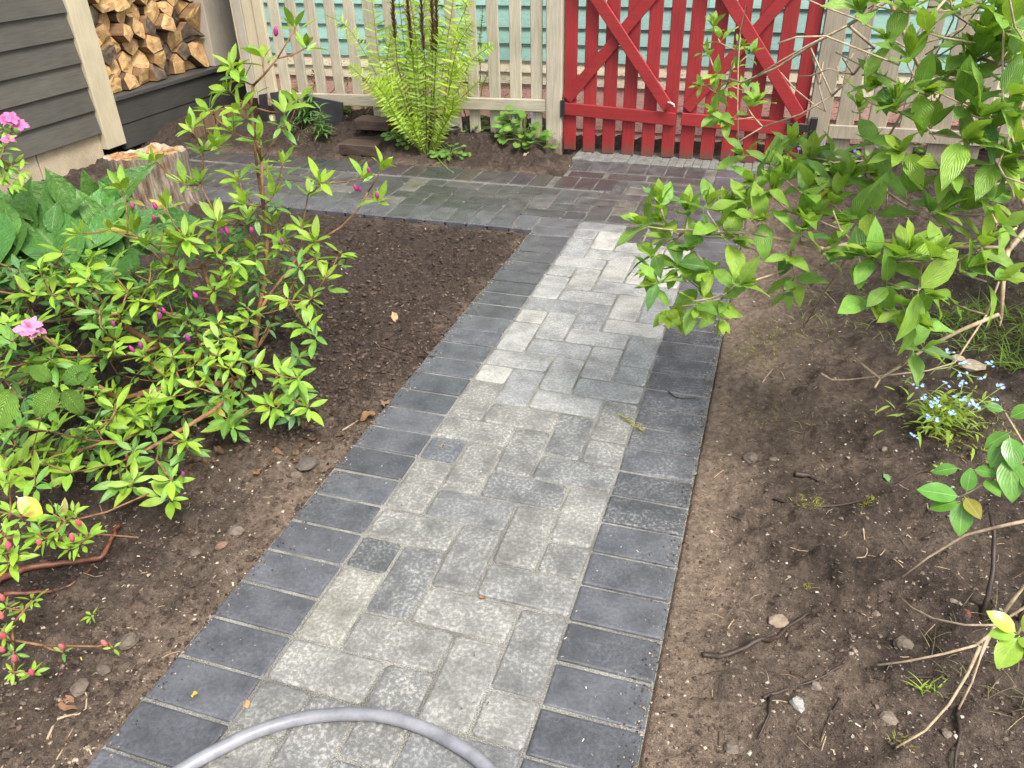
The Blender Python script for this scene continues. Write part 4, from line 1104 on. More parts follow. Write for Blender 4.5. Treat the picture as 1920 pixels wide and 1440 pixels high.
# seedling with pleated serrated leaves
ps = atz(70, 900, 0.0)
sd_ = Shrub('hornbeam_seedling', ps, 'seedling with pleated, toothed leaves among the azalea', 'seedling', M['stem'])
sd_.stem(pl([(60, 850), (75, 790), (90, 750)], 1.98), 0.002, 0)
for (px, py), (qx, qy), L in (((105, 722), (75, 768), .068), ((118, 728), (150, 770), .06), ((20, 725), (-5, 790), .085), ((118, 722), (160, 690), .06), ((100, 715), (60, 690), .05), ((140, 700), (172, 715), .045)):
    a = atd(px, py, 1.93); c = atd(qx, qy, 1.93); d = (c - a)
    sd_.leaf(0, frame(d, (CAM - a) + Vector((0, 0, .8)), a, L * 1.15), green((0.16, 0.34, 0.05))(), L)
sd_.finish(ME['pleated_leaf'], T_PL, M['broad_leaf_j'])
# the yellow leaf
p = atd(30, 930, 1.85); o = place('yellow_leaf', ME['glossy_leaf'][1], frame(atd(78, 970, 1.84) - p, CAM - p, p, 0.066), None, (0.62, 0.48, 0.06)); tag(o, 'single yellow leaf caught on the twigs above the reddish branch', 'leaf')

# hosta ------------------------------------------------------------
hb = atz(105, 500, 0.0)
ho = thing('hosta', hb, 'hosta clump with big ribbed green leaves in front of the foundation', 'hosta')
HL = [((140, 395), (85, 325), .24), ((150, 400), (30, 350), .25), ((180, 385), (160, 332), .22), ((200, 390), (245, 320), .22), ((215, 420), (190, 360), .2), ((150, 450), (40, 418), .24), ((60, 470), (5, 395), .24), ((45, 440), (45, 355), .22), ((120, 470), (20, 465), .22),
      ((190, 430), (150, 365), .2), ((110, 420), (150, 370), .18), ((130, 470), (70, 410), .2), ((70, 500), (-10, 470), .22), ((90, 520), (10, 520), .2), ((200, 450), (250, 375), .22), ((220, 450), (290, 400), .2), ((160, 500), (110, 480), .2), ((60, 540), (-20, 540), .2), ((120, 530), (40, 560), .18), ((30, 420), (-20, 400), .2),
      ((170, 470), (205, 400), .2), ((230, 470), (330, 455), .2), ((20, 500), (-30, 450), .2), ((230, 480), (175, 440), .2), ((100, 440), (110, 385), .2), ((60, 400), (10, 355), .2), ((300, 420), (352, 410), .18), ((250, 450), (345, 470), .22)]
hg = green((0.092, 0.22, 0.046), 0.28, 0.12)
for q in range(34):
    x0, y0 = U(-20, 250), U(400, 545); an = U(-0.75, 0.5) - 1.57 + (x0 - 120) * 0.004; l = U(60, 125)
    HL.append(((x0, y0), (x0 + l * math.cos(an) - 25, y0 + l * math.sin(an) * .8), .2))
for (px, py), (qx, qy), L in HL:
    a = atd(px, py, float(np.interp(py, [380, 450, 545], [2.86, 2.78, 2.58])) + U(-.06, .08))
    if a.z < 0.08: a = atz(px, py, 0.08)
    cdir = atd(qx, qy, 2.80 + U(-.05, .12)) - a
    Mx = frame(cdir + Vector((0, 0, U(0, .04))), (CAM - a).normalized() * 0.8 + Vector((0, 0, .7)), a, cdir.length * U(1.05, 1.25))
    place('leaf', random.choice(ME['hosta_leaf']), Mx, ho, hg())
    b = MB(); mid = (Vector(hb) + a) / 2 + Vector((0, 0, .03)); b.tube([hb + Vector((U(-.05, .05), U(-.05, .05), 0)), mid, a], [0.007, 0.006, 0.005], 6); o = b.build('stalk', M['hosta_leaf'], ho, smooth=True); o.color = (0.14, 0.28, 0.08, 1)

# ostrich fern -----------------------------------------------------
def frond(pts, width, col, parent, name='frond', npn=26, curl_tip=False, mat='fern', rach=(0.20, 0.26, 0.05), start=0.12):
    b = MB(); pts = [Vector(p) for p in pts]
    # resample with Catmull-Rom
    def cr(t):
        m = len(pts) - 1; f = min(max(t * m, 0), m - 1e-6); i = int(f); u = f - i
        p0, p1, p2, p3 = pts[max(i - 1, 0)], pts[i], pts[i + 1], pts[min(i + 2, m)]
        return 0.5 * ((2 * p1) + (p2 - p0) * u + (2 * p0 - 5 * p1 + 4 * p2 - p3) * u * u + (3 * p1 - p0 - 3 * p2 + p3) * u ** 3)
    N = 14; b.tube([cr(i / N) for i in range(N + 1)], [0.0034 * (1 - 0.8 * i / N) + .0005 for i in range(N + 1)], 5, col=rach)
    side0 = None
    for k in range(npn):
        t = start + (1 - start) * (k + 0.5) / npn
        p = cr(t); d = (cr(min(t + .02, 1)) - cr(max(t - .02, 0))).normalized()
        nrm = (CAM - p); nrm = (nrm - d * nrm.dot(d)).normalized() + Vector((0, 0, .25)); nrm = (nrm - d * nrm.dot(d)).normalized()
        sdv = d.cross(nrm)
        w = width * (math.sin(math.pi * min(1, (t - start * .6) ** 0.8)) ** 0.75) if t < 1 else 0
        w = max(w, width * 0.12)
        for sg in (-1, 1):
            if random.random() < .06: continue
            dd = sdv * sg + d * U(0.15, 0.6) + nrm * U(-0.25, 0.5)
            kk = U(0.82, 1.18)
            b.tmpl(T_PIN[random.randrange(2)], frame(dd, nrm + d * U(-.5, .8), p, (w * U(.75, 1.2),) * 3), (col[0] * kk, col[1] * kk, col[2] * kk))
    o = b.build(name, M[mat], parent, smooth=True, tint=True); return o
T_PIN = [leaf(0.17, 6, 0.62, 0.7, 0.25, c, 0.2, 0, 0.22) for c in (0.12, 0.3)]
fb = atz(800, 296, 0.0); fb.z = gz(fb.x, fb.y)
fe = thing('ostrich_fern', fb, 'tall yellow green ostrich fern growing against the picket fence', 'fern')
FC = (0.38, 0.56, 0.055); FD = (0.19, 0.34, 0.06)
def fpts(l, y0=None, y1=None):
    y0 = y0 if y0 is not None else fb.y; n = len(l)
    return [aty(px, py, (y0 + ((y1 if y1 is not None else y0) - y0) * (i / (n - 1)))) for i, (px, py) in enumerate(l)]
FR = [([(800, 294), (780, 200), (760, 100), (745, -20), (720, -120)], 2.98, .06), ([(803, 294), (790, 190), (790, 90), (800, -30), (815, -130)], 3.02, .065), ([(806, 294), (820, 200), (835, 100), (850, 0), (860, -110)], 2.98, .06),
      ([(798, 292), (750, 220), (715, 130), (700, 20), (690, -60)], 2.95, .05), ([(797, 292), (745, 235), (705, 175), (672, 138), (655, 122)], 2.80, .04), ([(797, 292), (748, 225), (690, 110), (650, 50), (610, 28)], 3.0, .045),
      ([(799, 293), (755, 240), (725, 185), (710, 165), (700, 155)], 2.72, .04), ([(806, 293), (835, 230), (860, 190), (880, 170), (900, 150)], 2.8, .035), ([(806, 293), (850, 190), (880, 120), (912, 92), (925, 85)], 2.95, .035),
      ([(804, 293), (830, 220), (850, 140), (875, 80), (870, 20)], 3.08, .045), ([(802, 293), (795, 230), (785, 160), (770, 90), (765, 40)], 2.88, .055), ([(801, 293), (770, 240), (740, 190), (725, 130), (735, 60)], 2.9, .05),
      ([(803, 293), (815, 230), (815, 160), (822, 90), (835, 50)], 2.86, .05), ([(800, 293), (765, 250), (735, 215), (720, 195), (690, 160)], 2.76, .035), ([(805, 293), (825, 250), (845, 215), (850, 190), (848, 172)], 2.76, .04), ([(800, 294), (785, 262), (775, 240), (778, 228), (790, 226)], 2.74, .03),
      ([(801, 293), (775, 225), (760, 160), (735, 110), (715, 60)], 3.05, .05), ([(803, 293), (800, 200), (810, 120), (815, 60), (812, 0)], 3.06, .055)]
for q in range(8):
    x1 = random.choice((U(680, 750), U(850, 920), U(720, 880))); yt = U(-60, 190); c0 = (800 + (x1 - 800) * .12, 294)
    FR.append(([c0, (800 + (x1 - 800) * .4, 240 + U(-10, 20)), (800 + (x1 - 800) * .72, 200 + (yt - 200) * .5 + U(-20, 10)), (x1 + U(-10, 10), yt + 30), (x1 + (x1 - 800) * U(.1, .35), yt + U(-10, 40))], U(2.72, 3.05), U(.03, .055)))
for l, y1, w in FR:
    c = FC if random.random() < 0.7 else (0.30, 0.48, 0.06); k = U(.85, 1.12)
    frond(fpts(l, None, y1), w * 1.4, tuple(x * k for x in c), fe, npn=32, start=0.12)
# dead brown fertile fronds
for l in ([(795, 290), (775, 130), (770, 60), (760, -30), (755, -80)], [(800, 290), (798, 140), (792, 50), (788, -40), (785, -90)], [(804, 290), (810, 150), (812, 60), (808, -40), (806, -100)], [(805, 290), (815, 150), (819, 60), (818, -40), (820, -90)], [(790, 290), (745, 120), (738, 30), (735, -40), (735, -80)]):
    b = MB(); p = fpts(l, None, 2.86); b.tube(p, [.0028, .0024, .002, .002, .001], 5)
    for i in range(90):
        t = i / 89; q = (p[1].lerp(p[2], .55 + .45 * t / .3) if t < .3 else p[2].lerp(p[3], (t - .3) / .45) if t < .75 else p[3].lerp(p[4], (t - .75) / .25)) - Vector((0, 0, .0)) 
        sg = 1 if i % 2 else -1
        b.tube([q, q + Vector((sg * U(.007, .018), U(-.012, .006), U(.014, .04)))], [U(.004, .006), .0015], 4)
    o = b.build('dead_frond', M['deadfrond'] if 'deadfrond' in M else M.setdefault('deadfrond', mat_noise('dead_fern_spike', (0.035, 0.022, 0.010), (0.15, 0.10, 0.035), 90, rough=0.85, bs=0.6)), fe, smooth=True)
# young fern shoots right of it
f2b = atz(888, 262, 0.03); f2b.z = gz(f2b.x, f2b.y)
f2 = thing('young_fern', f2b, 'thin young fern shoots between the big fern and the gate post', 'fern')
for l, w in (([(888, 262), (878, 170), (860, 110), (848, 60)], .03), ([(890, 262), (892, 170), (898, 80), (905, 30)], .028), ([(891, 262), (900, 150), (900, 100), (905, 12)], .022), ([(886, 262), (865, 190), (850, 140), (835, 110)], .03), ([(892, 262), (900, 200), (905, 160), (915, 140)], .02)):
    frond(fpts(l, f2b.y, f2b.y + 0.02), w, (0.30, 0.42, 0.07), f2, npn=16, rach=(0.12, 0.10, 0.04), start=.45)

# ------------------------------------------------------------------ right-hand shrub (broad opposite leaves)
wb_ = Vector((2.0, 1.30, 0.0)); wb_.z = gz(wb_.x, wb_.y)
we = Shrub('weigela_shrub', wb_, 'spreading shrub with broad green leaves overhanging the path from the right', 'shrub', M['twig'])
we.k = 0.0007; we.minr = 0.0014
def wl(pts, d0, d1):
    n = len(pts); return [atd(x, y, d0 + (d1 - d0) * i / max(1, n - 1)) for i, (x, y) in enumerate(pts)]
we.stem(wl([(1985, 560), (1960, 470), (1925, 430)], 2.3, 2.05), 0.008, 0)
hub = len(we.P) - 1
hub = we.stem(wl([(1890, 470), (1883, 500)], 2.0, 1.98), 0.006, hub)
we.stem(wl([(1880, 545), (1877, 600), (1874, 612)], 1.98, 1.98), 0.0045, hub)
k2 = we.stem(wl([(1872, 590), (1800, 620), (1740, 650), (1690, 685), (1650, 710), (1640, 727)], 1.98, 1.85), 0.0048)
we.stem(wl([(1625, 690), (1595, 665)], 1.86, 1.9), 0.003)
we.stem(wl([(1850, 590), (1790, 680), (1740, 695), (1650, 705), (1590, 712), (1560, 712), (1540, 700)], 1.97, 1.85), 0.0022, hub)
we.stem(wl([(1905, 428), (1850, 458), (1800, 487)], 2.0, 1.85), 0.003)
k3 = we.stem(wl([(1880, 465), (1800, 462), (1740, 462), (1690, 452), (1640, 452), (1600, 455), (1545, 467)], 2.0, 1.9), 0.0042, hub)
we.stem(wl([(1575, 430), (1562, 395)], 1.9, 1.9), 0.0025)
k4 = we.stem(wl([(1500, 455), (1410, 437), (1350, 435), (1287, 431)], 1.94, 1.95), 0.0038, k3)
up = we.stem(wl([(1950, 330), (1960, 200), (1930, 60)], 2.1, 2.0), 0.006, 3)
up2 = we.stem(wl([(1900, 80), (1840, 110), (1780, 140), (1740, 180)], 2.0, 1.9), 0.004, up)
k9 = we.stem(wl([(1870, -30), (1750, -40), (1667, 0), (1590, 47), (1530, 80), (1455, 128), (1390, 155), (1367, 148)], 2.0, 2.35), 0.0036, up)
we.stem(wl([(1780, -10), (1730, 50), (1690, 105), (1686, 122)], 1.95, 1.85), 0.0032, k9 - 6)
we.stem(wl([(1940, 140), (1920, 190), (1895, 250), (1872, 310), (1884, 332), (1925, 346)], 1.9, 1.8), 0.0032)
k12 = we.stem(wl([(1900, 340), (1800, 360), (1700, 385), (1600, 410)], 2.05, 2.1), 0.0045, 2)
we.stem(wl([(1740, 165), (1690, 215), (1655, 275), (1640, 300), (1580, 332)], 2.2, 2.35), 0.004)
we.stem(wl([(1640, 90), (1600, 140), (1560, 180), (1500, 215), (1430, 238), (1385, 265), (1362, 300), (1352, 307)], 2.25, 2.4), 0.0026)
we.stem(wl([(1850, 140), (1800, 142), (1750, 165)], 2.1, 2.05), 0.0026)
we.stem(wl([(1920, 10), (1850, 30), (1770, 70), (1700, 90)], 2.2, 2.2), 0.003, up)
we.stem(wl([(1400, 10), (1388, 60), (1384, 120), (1383, 200), (1384, 280)], 2.35, 2.35), 0.0018)
we.stem(wl([(1520, 90), (1535, 160), (1548, 210)], 2.4, 2.4), 0.0018)
def px_of(p):
    q = CROT.transposed() @ (p - CAM); return 960 + FPX * q.x / -q.z, 720 - FPX * q.y / -q.z
HI = [i for i in range(4, len(we.P)) if px_of(we.P[i])[1] < 300 and px_of(we.P[i])[0] > 1480]
for q in range(26):
    k0 = random.choice(HI); p0 = we.P[k0]; l = U(.10, .30)
    d = (CX * U(-1, .6) - CU * U(-.6, .7) + CF * U(-.6, .3)).normalized(); p1 = p0 + d * l * .5 + Vector((U(-.03, .03), U(-.03, .03), U(-.02, .05))); p2 = p0 + d * l + Vector((U(-.06, .06), U(-.06, .06), U(-.06, .03)))
    we.stem([p0.lerp(p1, .5), p1, p1.lerp(p2, .5) + Vector((U(-.01, .01), 0, U(-.01, .01))), p2], U(.0011, .0019), k0)
# a second stool of the same shrub rising from the soil beside the path
st2_ = atz(1515, 588, 0.0); st2_.z = gz(st2_.x, st2_.y)
we2 = [st2_, atd(1545, 548, 2.45), atd(1575, 505, 2.3), atd(1600, 455, 2.1)]
we.stem([atd(1600, 455, 1.92), atd(1575, 505, 2.2), atd(1545, 548, 2.45), st2_ - Vector((0, 0, .02))], 0.0048)
WG = green((0.225, 0.41, 0.060), 0.2, 0.12); WY_ = green((0.29, 0.47, 0.050), 0.15, 0.1); WD = green((0.115, 0.26, 0.055), 0.2)
for a, l, h in ((0.2, .55, .7), (1.3, .5, .85), (-0.9, .55, .75), (2.2, .4, .9), (-0.3, .35, 1.0)):
    we.stem([wb_ + Vector((math.cos(a) * l * t, math.sin(a) * l * t, h * t ** .8)) for t in (.3, .6, 1.0)], .006, 0)
shoots = [  # px, py, distance, leaf size (m), direction on the picture (dx, dy), pairs
    (1215, 425, 1.93, .085, -1, -.3, 2), (1240, 392, 1.95, .07, -.3, -1, 2), (1228, 480, 1.93, .085, -.8, .3, 2), (1240, 530, 1.92, .075, -.8, .4, 2), (1255, 575, 1.92, .07, -.3, 1, 2), (1300, 565, 1.88, .078, .1, .9, 3),
    (1290, 405, 1.96, .085, -.2, -1, 2), (1325, 395, 1.98, .09, .2, -1, 2), (1300, 470, 1.97, .085, -.4, .3, 2), (1335, 505, 1.95, .085, -.2, .5, 2), (1352, 560, 1.90, .072, .2, 1, 2), (1290, 530, 1.93, .085, -.4, -.8, 2), (1262, 450, 1.97, .085, -.6, .2, 2),
    (1345, 425, 1.95, .09, .3, .3, 2), (1378, 535, 1.88, .085, .6, .1, 2), (1362, 455, 1.95, .095, .9, .2, 2), (1400, 395, 2.0, .085, -.2, -.8, 2), (1352, 400, 2.02, .06, .1, -.9, 3), (1365, 395, 2.05, .05, .3, -.9, 3), (1270, 500, 1.99, .075, -.2, .6, 2), (1320, 445, 2.0, .08, .1, .2, 2),
    (1345, 585, 1.89, .06, .2, 1, 2), (1225, 505, 1.96, .065, -.6, .6, 2), (1275, 595, 1.93, .065, 0, 1, 1), (1310, 540, 1.99, .08, 0, .4, 2), (1250, 420, 2.0, .08, -.5, 0, 2),
    (1430, 415, 1.98, .095, -.2, .3, 2), (1452, 372, 2.0, .095, -.3, -.7, 2), (1475, 340, 2.02, .10, 0, -1, 2), (1420, 345, 2.03, .085, -.6, .2, 2), (1485, 400, 1.97, .10, .2, .2, 2), (1505, 360, 2.0, .10, .5, -.3, 2), (1450, 315, 2.05, .085, -.5, -.3, 2), (1400, 292, 2.08, .075, -.6, .2, 2), (1512, 312, 2.08, .09, .2, -.8, 2), (1550, 300, 2.1, .08, .5, -.5, 2), (1480, 285, 2.1, .08, 0, -1, 2),
    (1482, 475, 1.95, .075, -.2, .7, 2), (1490, 520, 1.98, .07, -.1, 1, 2), (1500, 442, 1.95, .085, .1, -.3, 2), (1540, 475, 1.93, .085, .3, .4, 2), (1530, 410, 1.95, .085, -.1, -.8, 2), (1562, 385, 1.97, .085, .1, -.8, 2), (1345, 175, 2.4, .05, 0, 1, 2), (1470, 545, 2.1, .05, -.2, .8, 2), (1590, 350, 2.0, .09, .2, -.7, 2), 
    (1640, 485, 1.78, .095, -.5, .2, 3), (1662, 530, 1.76, .09, 0, 1, 2), (1612, 488, 1.79, .085, -.7, -.2, 2), (1632, 565, 1.8, .095, .1, 1, 1), (1700, 490, 1.75, .10, .2, -1, 2), (1722, 545, 1.74, .10, .5, .6, 2), (1745, 485, 1.74, .095, .5, -.7, 2), (1692, 575, 1.76, .075, -.3, 1, 2), (1708, 600, 1.78, .085, .3, .5, 1), (1712, 655, 1.83, .085, .2, .3, 2), (1800, 510, 1.85, .085, .5, -.1, 2), (1850, 528, 1.85, .085, .8, 0, 2), (1832, 470, 1.87, .085, .3, -.6, 2), (1662, 500, 1.76, .085, .2, -.5, 2), (1790, 570, 2.0, .05, .2, .8, 1),
    (1700, 285, 1.92, .095, -.6, .4, 2), (1642, 275, 2.0, .085, -.8, .1, 2), (1742, 250, 1.9, .10, .2, -.5, 2), (1800, 265, 1.85, .105, .4, .4, 2), (1852, 250, 1.85, .10, .4, -.3, 2), (1682, 212, 1.95, .075, -.5, -.6, 2), (1655, 165, 1.95, .085, -.6, .2, 2), (1702, 120, 1.88, .085, -.2, -.8, 3), (1738, 62, 1.86, .085, .3, -.8, 2), (1668, 82, 1.95, .08, -.6, 0, 2), (1620, 30, 1.9, .095, -.7, -.5, 2), (1640, 10, 1.95, .08, .2, -1, 2), (1842, 82, 1.9, .085, -.3, -.5, 2), (1882, 60, 1.86, .10, .5, -.3, 2), (1898, 110, 1.85, .095, .6, .2, 2), (1880, 182, 1.85, .09, .3, .3, 2), (1802, 200, 1.88, .095, .1, .6, 3), (1832, 220, 1.86, .095, .5, .2, 2), (1722, 170, 1.9, .085, .1, .5, 2), (1800, 140, 1.9, .085, .4, -.3, 2), (1612, 212, 2.15, .06, -.3, -.6, 2), 
    (1622, 330, 2.1, .085, .1, .3, 2), (1760, 310, 1.9, .09, .2, .7, 2), (1862, 300, 1.88, .095, .3, .6, 2), (1902, 270, 1.88, .09, .6, .4, 2), (1700, 375, 1.92, .10, .1, -.6, 2), (1640, 400, 1.95, .09, -.3, .3, 2), (1742, 402, 1.9, .095, .4, .2, 2), (1790, 402, 1.9, .09, .5, -.2, 2), (1850, 380, 1.95, .085, .5, .2, 2), (1602, 418, 1.97, .09, -.6, .2, 2), (1560, 345, 2.0, .085, .2, -.6, 2), (1870, 420, 1.9, .08, .2, .5, 2), 
    (1330, 105, 2.4, .05, -.6, -.3, 2), (1350, 80, 2.4, .052, -.3, -.9, 2), (1372, 130, 2.38, .05, .3, .2, 2), (1322, 160, 2.4, .045, -.6, .5, 2), (1345, 140, 2.4, .055, -.2, .5, 2), (1400, 105, 2.38, .05, .7, -.2, 2), (1340, 60, 2.4, .05, -.2, -1, 2), (1385, 95, 2.38, .05, .2, -.5, 2), (1360, 165, 2.4, .05, .2, .9, 2), (1345, 215, 2.4, .07, -.5, .3, 2), (1365, 225, 2.38, .07, -.4, .6, 2), (1400, 200, 2.38, .075, .5, -.1, 2), (1395, 170, 2.4, .04, .5, -.3, 2),
    (1870, 30, 1.95, .085, .1, -1, 2), (1780, 20, 2.0, .08, 0, -1, 2), (1700, 20, 2.0, .08, -.2, -1, 2), (1905, 200, 1.9, .09, .8, .2, 2), (1910, 20, 1.95, .09, .6, -.6, 2), (1890, 340, 1.95, .085, .5, .4, 2), ]
for q in range(16):
    shoots.append((U(1590, 1920), U(-10, 235), U(1.9, 2.1), U(.065, .09), U(-.6, .6), U(-1, -.2), 2))
for q in range(200):
    a = U(0, 6.28); r = U(.1, .75); p = Vector((2.0 + r * math.cos(a) * .8, 1.30 + r * math.sin(a), U(.25, .95)))
    x_, y_ = px_of(p)
    if x_ < 1935: continue
    shoots.append((x_, y_, (p - CAM).length, U(.07, .09), U(-.5, .8), U(-.9, .3), 2))
shoots.sort(key=lambda s: min((atd(s[0], s[1], s[2]) - q).length for q in we.P))
for px, py, D, sz, dx, dy, pairs in shoots:
    p = atd(px, py, D * U(.985, 1.015)); we.grow(p, 0.05)
    ax = (CX * dx - CU * dy * 0.8 + CF * U(0.1, 0.5) + Vector((0, 0, 0.25))).normalized()
    e1 = ax.cross(Vector((0, 0, 1)))
    e1 = e1.normalized() if e1.length > .1 else ax.orthogonal().normalized(); e2 = ax.cross(e1).normalized(); rot0 = U(0, 3.14)
    for q in range(pairs + (1 if random.random() < .45 else 0)):
        ph = rot0 + q * math.pi / 2 + U(-.2, .2); el = R_(18 + 26 * q + U(-10, 10)); s1 = sz * (0.98 - 0.18 * q) * U(.9, 1.1)
        for sg in (0, math.pi):
            d = (e1 * math.cos(ph + sg) + e2 * math.sin(ph + sg)) * math.cos(el) + ax * math.sin(el)
            d = d + Vector((0, 0, U(-.10, .38)))
            cf = (WY_ if q >= 2 or random.random() < 0.18 else (WD if random.random() < .1 else WG))
            we.leaf(random.randrange(5), frame(d, ax * .5 + Vector((U(-.3, .3), U(-.3, .3), 1.0)), p + ax * (0.012 * q), s1 * U(0.92, 1.14)), cf(), s1)
    if random.random() < 0.75:
        for q in range(5):
            d = ax + Vector((U(-.4, .4), U(-.4, .4), U(-.2, .4))); we.leaf(0, frame(d, (U(-1, 1), U(-1, 1), 1), p + ax * .015, sz * U(.28, .5)), WY_(), sz * .3, .6)
we.finish(ME['broad_leaf'], T_BR, M['broad_leaf_j'])

# glossy leaved sprig lower right + big leaf at the right edge
gb = atz(1960, 1010, 0.0); gb.z = gz(gb.x, gb.y)
gs = Shrub('glossy_shrub', gb, 'twiggy sprig with large glossy wet leaves at the right edge', 'shrub', M['twig'])
gs.stem(wl([(1930, 975), (1870, 988), (1810, 1003), (1740, 1045), (1692, 1082)], 1.66, 1.72), 0.0035, 0)
gs.stem(wl([(1930, 860), (1890, 880), (1850, 905), (1800, 932)], 1.6, 1.58), 0.0024, 0)
gs.stem(wl([(1930, 850), (1900, 800), (1885, 775)], 1.62, 1.65), 0.0022)
gg = green((0.105, 0.27, 0.035), .15, .08)
for (px, py), (qx, qy), L in (((1803, 932), (1728, 918), 0), ((1806, 934), (1800, 998), 0), ((1808, 930), (1836, 968), 0), ((1812, 925), (1820, 882), 0), ((1800, 878), (1755, 880), 0), ((1822, 880), (1872, 888), 0), ((1845, 898), (1872, 920), 0), ((1800, 940), (1748, 950), 0),
                           ((1895, 810), (1850, 835), 0), ((1890, 785), (1940, 760), 0), ((1892, 815), (1905, 870), 0), ((1895, 850), (1900, 930), 0), ((1885, 770), (1850, 760), 0), ((1905, 840), (1950, 850), 0), ((1890, 820), (1860, 870), 0), ((1910, 880), (1960, 930), 0)):
    a = atd(px, py, 1.58); c = atd(qx, qy, 1.57 + U(-.02, .02)); d = c - a
    gs.leaf(random.randrange(3), frame(d, (CAM - a).normalized() * .6 + Vector((0, 0, .8)), a, d.length * 1.12), gg(), d.length)
gs.finish(ME['glossy_leaf'], T_GL, M['broad_leaf_j'])
bt = atz(1905, 1175, 0.0); bt.z = gz(bt.x, bt.y)
bs = Shrub('bare_twig_shrub', bt, 'nearly bare tan twigs forking over the soil at the lower right', 'shrub', M['twig'])
def gpl(pts, zs): return [atz(x, y, zz) for (x, y), zz in zip(pts, zs)]
q = bs.stem(gpl([(1935, 1085), (1900, 1125), (1868, 1168), (1855, 1190)], [.22, .17, .13, .11]), 0.0036, 0)
bs.stem(gpl([(1870, 1172), (1810, 1172), (1750, 1160), (1710, 1140), (1686, 1118)], [.13, .11, .08, .05, .03]), 0.0022)
bs.stem(gpl([(1830, 1210), (1770, 1226), (1700, 1240), (1645, 1247)], [.10, .08, .05, .03]), 0.0026, q)
bs.stem(gpl([(1838, 1212), (1815, 1262), (1780, 1320), (1735, 1370), (1680, 1402)], [.10, .08, .06, .04, .02]), 0.003)
bs.stem(gpl([(1845, 1210), (1832, 1250), (1822, 1280), (1797, 1330)], [.10, .08, .05, .02]), 0.0024, q)
bs.stem(gpl([(1860, 1185), (1842, 1225), (1825, 1262)], [.11, .08, .06]), 0.002, q)
bs.stem(gpl([(1935, 1130), (1890, 1158), (1868, 1172)], [.19, .15, .13]), 0.003, 0)
bs.stem(gpl([(1874, 1190), (1874, 1260)], [.1, .02]), 0.002)
a = atd(1880, 1205, 1.45)
for (px, py), (qx, qy) in (((1908, 1188), (1862, 1150)), ((1908, 1190), (1864, 1186)), ((1912, 1192), (1875, 1245)), ((1912, 1185), (1960, 1150)), ((1905, 1195), (1950, 1215))):
    a = atd(px, py, 1.50); c = atd(qx, qy, 1.48); d = c - a
    bs.leaf(random.randrange(3), frame(d, (CAM - a).normalized() * .6 + Vector((0, 0, .8)), a, d.length * 1.15), WY_(), d.length)
bs.stem([atd(1925, 1160, 1.50), atd(1908, 1189, 1.50)], 0.002)
bs.finish(ME['glossy_leaf'], T_GL, M['broad_leaf_j'])

# dead upright stem behind them
b = MB(); b.tube(gpl([(1856, 962), (1864, 1000), (1862, 1070), (1852, 1120), (1830, 1185)], [.16, .14, .10, .06, -.01]), [.003, .0045, .005, .0055, .006], 7)
o = b.build('branch', M['root'], None, atz(1830, 1185, 0), smooth=True); tag(o, 'dead grey brown stem standing beside the bare twigs', 'branch')

# forget-me-nots
fm = atz(1765, 812, 0.0); fm.z = gz(fm.x, fm.y)
fg = Shrub('forget_me_not', fm, 'forget-me-not clump with small sky blue flowers on the right bed', 'flower', M['grassstem'] if 'grassstem' in M else M.setdefault('grassstem', mat_plain('green_stalk', (0.20, 0.30, 0.07))))
fg.minr = .001; fg.k = .0003
FT = [(1722, 726), (1780, 660), (1808, 682), (1858, 684), (1806, 700), (1772, 718), (1840, 708), (1798, 748), (1815, 752), (1828, 762), (1878, 726), (1752, 758), (1760, 752), (1738, 782), (1752, 790), (1866, 750), (1732, 744), (1790, 775), (1716, 818), (1805, 720)]
fgg = green((0.33, 0.47, 0.06), .2, .1)
blue = []
for px, py in FT:
    zz = float(np.interp(py, [655, 720, 760, 820], [.26, .17, .12, .05])); p = atz(px, py, zz); d = fg.grow(p, .05)
    for q in range(5):
        dd = Vector((U(-1, 1), U(-1, 1), U(.1, .8))); pp = Vector(fm).lerp(p, U(.35, .85)) + Vector((U(-.01, .01), U(-.01, .01), 0)); s1 = U(.024, .04)
        fg.leaf(random.randrange(3), frame(dd, (U(-.3, .3), U(-.3, .3), 1), pp, s1), fgg(), s1)
    blue.append(p)
for q in range(190):
    a = U(0, 6.28); r = abs(random.gauss(0, .075)); pp = Vector((fm.x + r * math.cos(a), fm.y + r * math.sin(a), fm.z + U(.01, .10))); s1 = U(.025, .045)
    fg.leaf(random.randrange(3), frame((math.cos(a + U(-1, 1)), math.sin(a + U(-1, 1)), U(-.2, .8)), (U(-.3, .3), U(-.3, .3), 1), pp, s1), fgg(), s1)
fg.finish(ME['lance_leaf'], T_LA, M['broad_leaf_j'], 190)
for p in blue:
    b = MB()
    for q in range(random.randint(4, 7)):
        c = p + Vector((U(-1, 1), U(-1, 1), U(-.5, .6))) * .011; ax = ((CAM - c).normalized() * .5 + Vector((U(-.5, .5), U(-.5, .5), .8))).normalized(); e1 = ax.orthogonal().normalized(); e2 = ax.cross(e1)
        vs = [tuple(c)]
        for k in range(10):
            r = .0048 if k % 2 else .0026; ph = k * .6283; vs.append(tuple(c + (e1 * math.cos(ph) + e2 * math.sin(ph)) * r + ax * .0008))
        b.add(vs, [(0, 1 + k, 1 + (k + 1) % 10) for k in range(10)])
    o = b.build('flower_head', M['petal'], fg.t); k = U(.85, 1.1); o.color = (0.36 * k, 0.55 * k, 0.86 * k, 1)

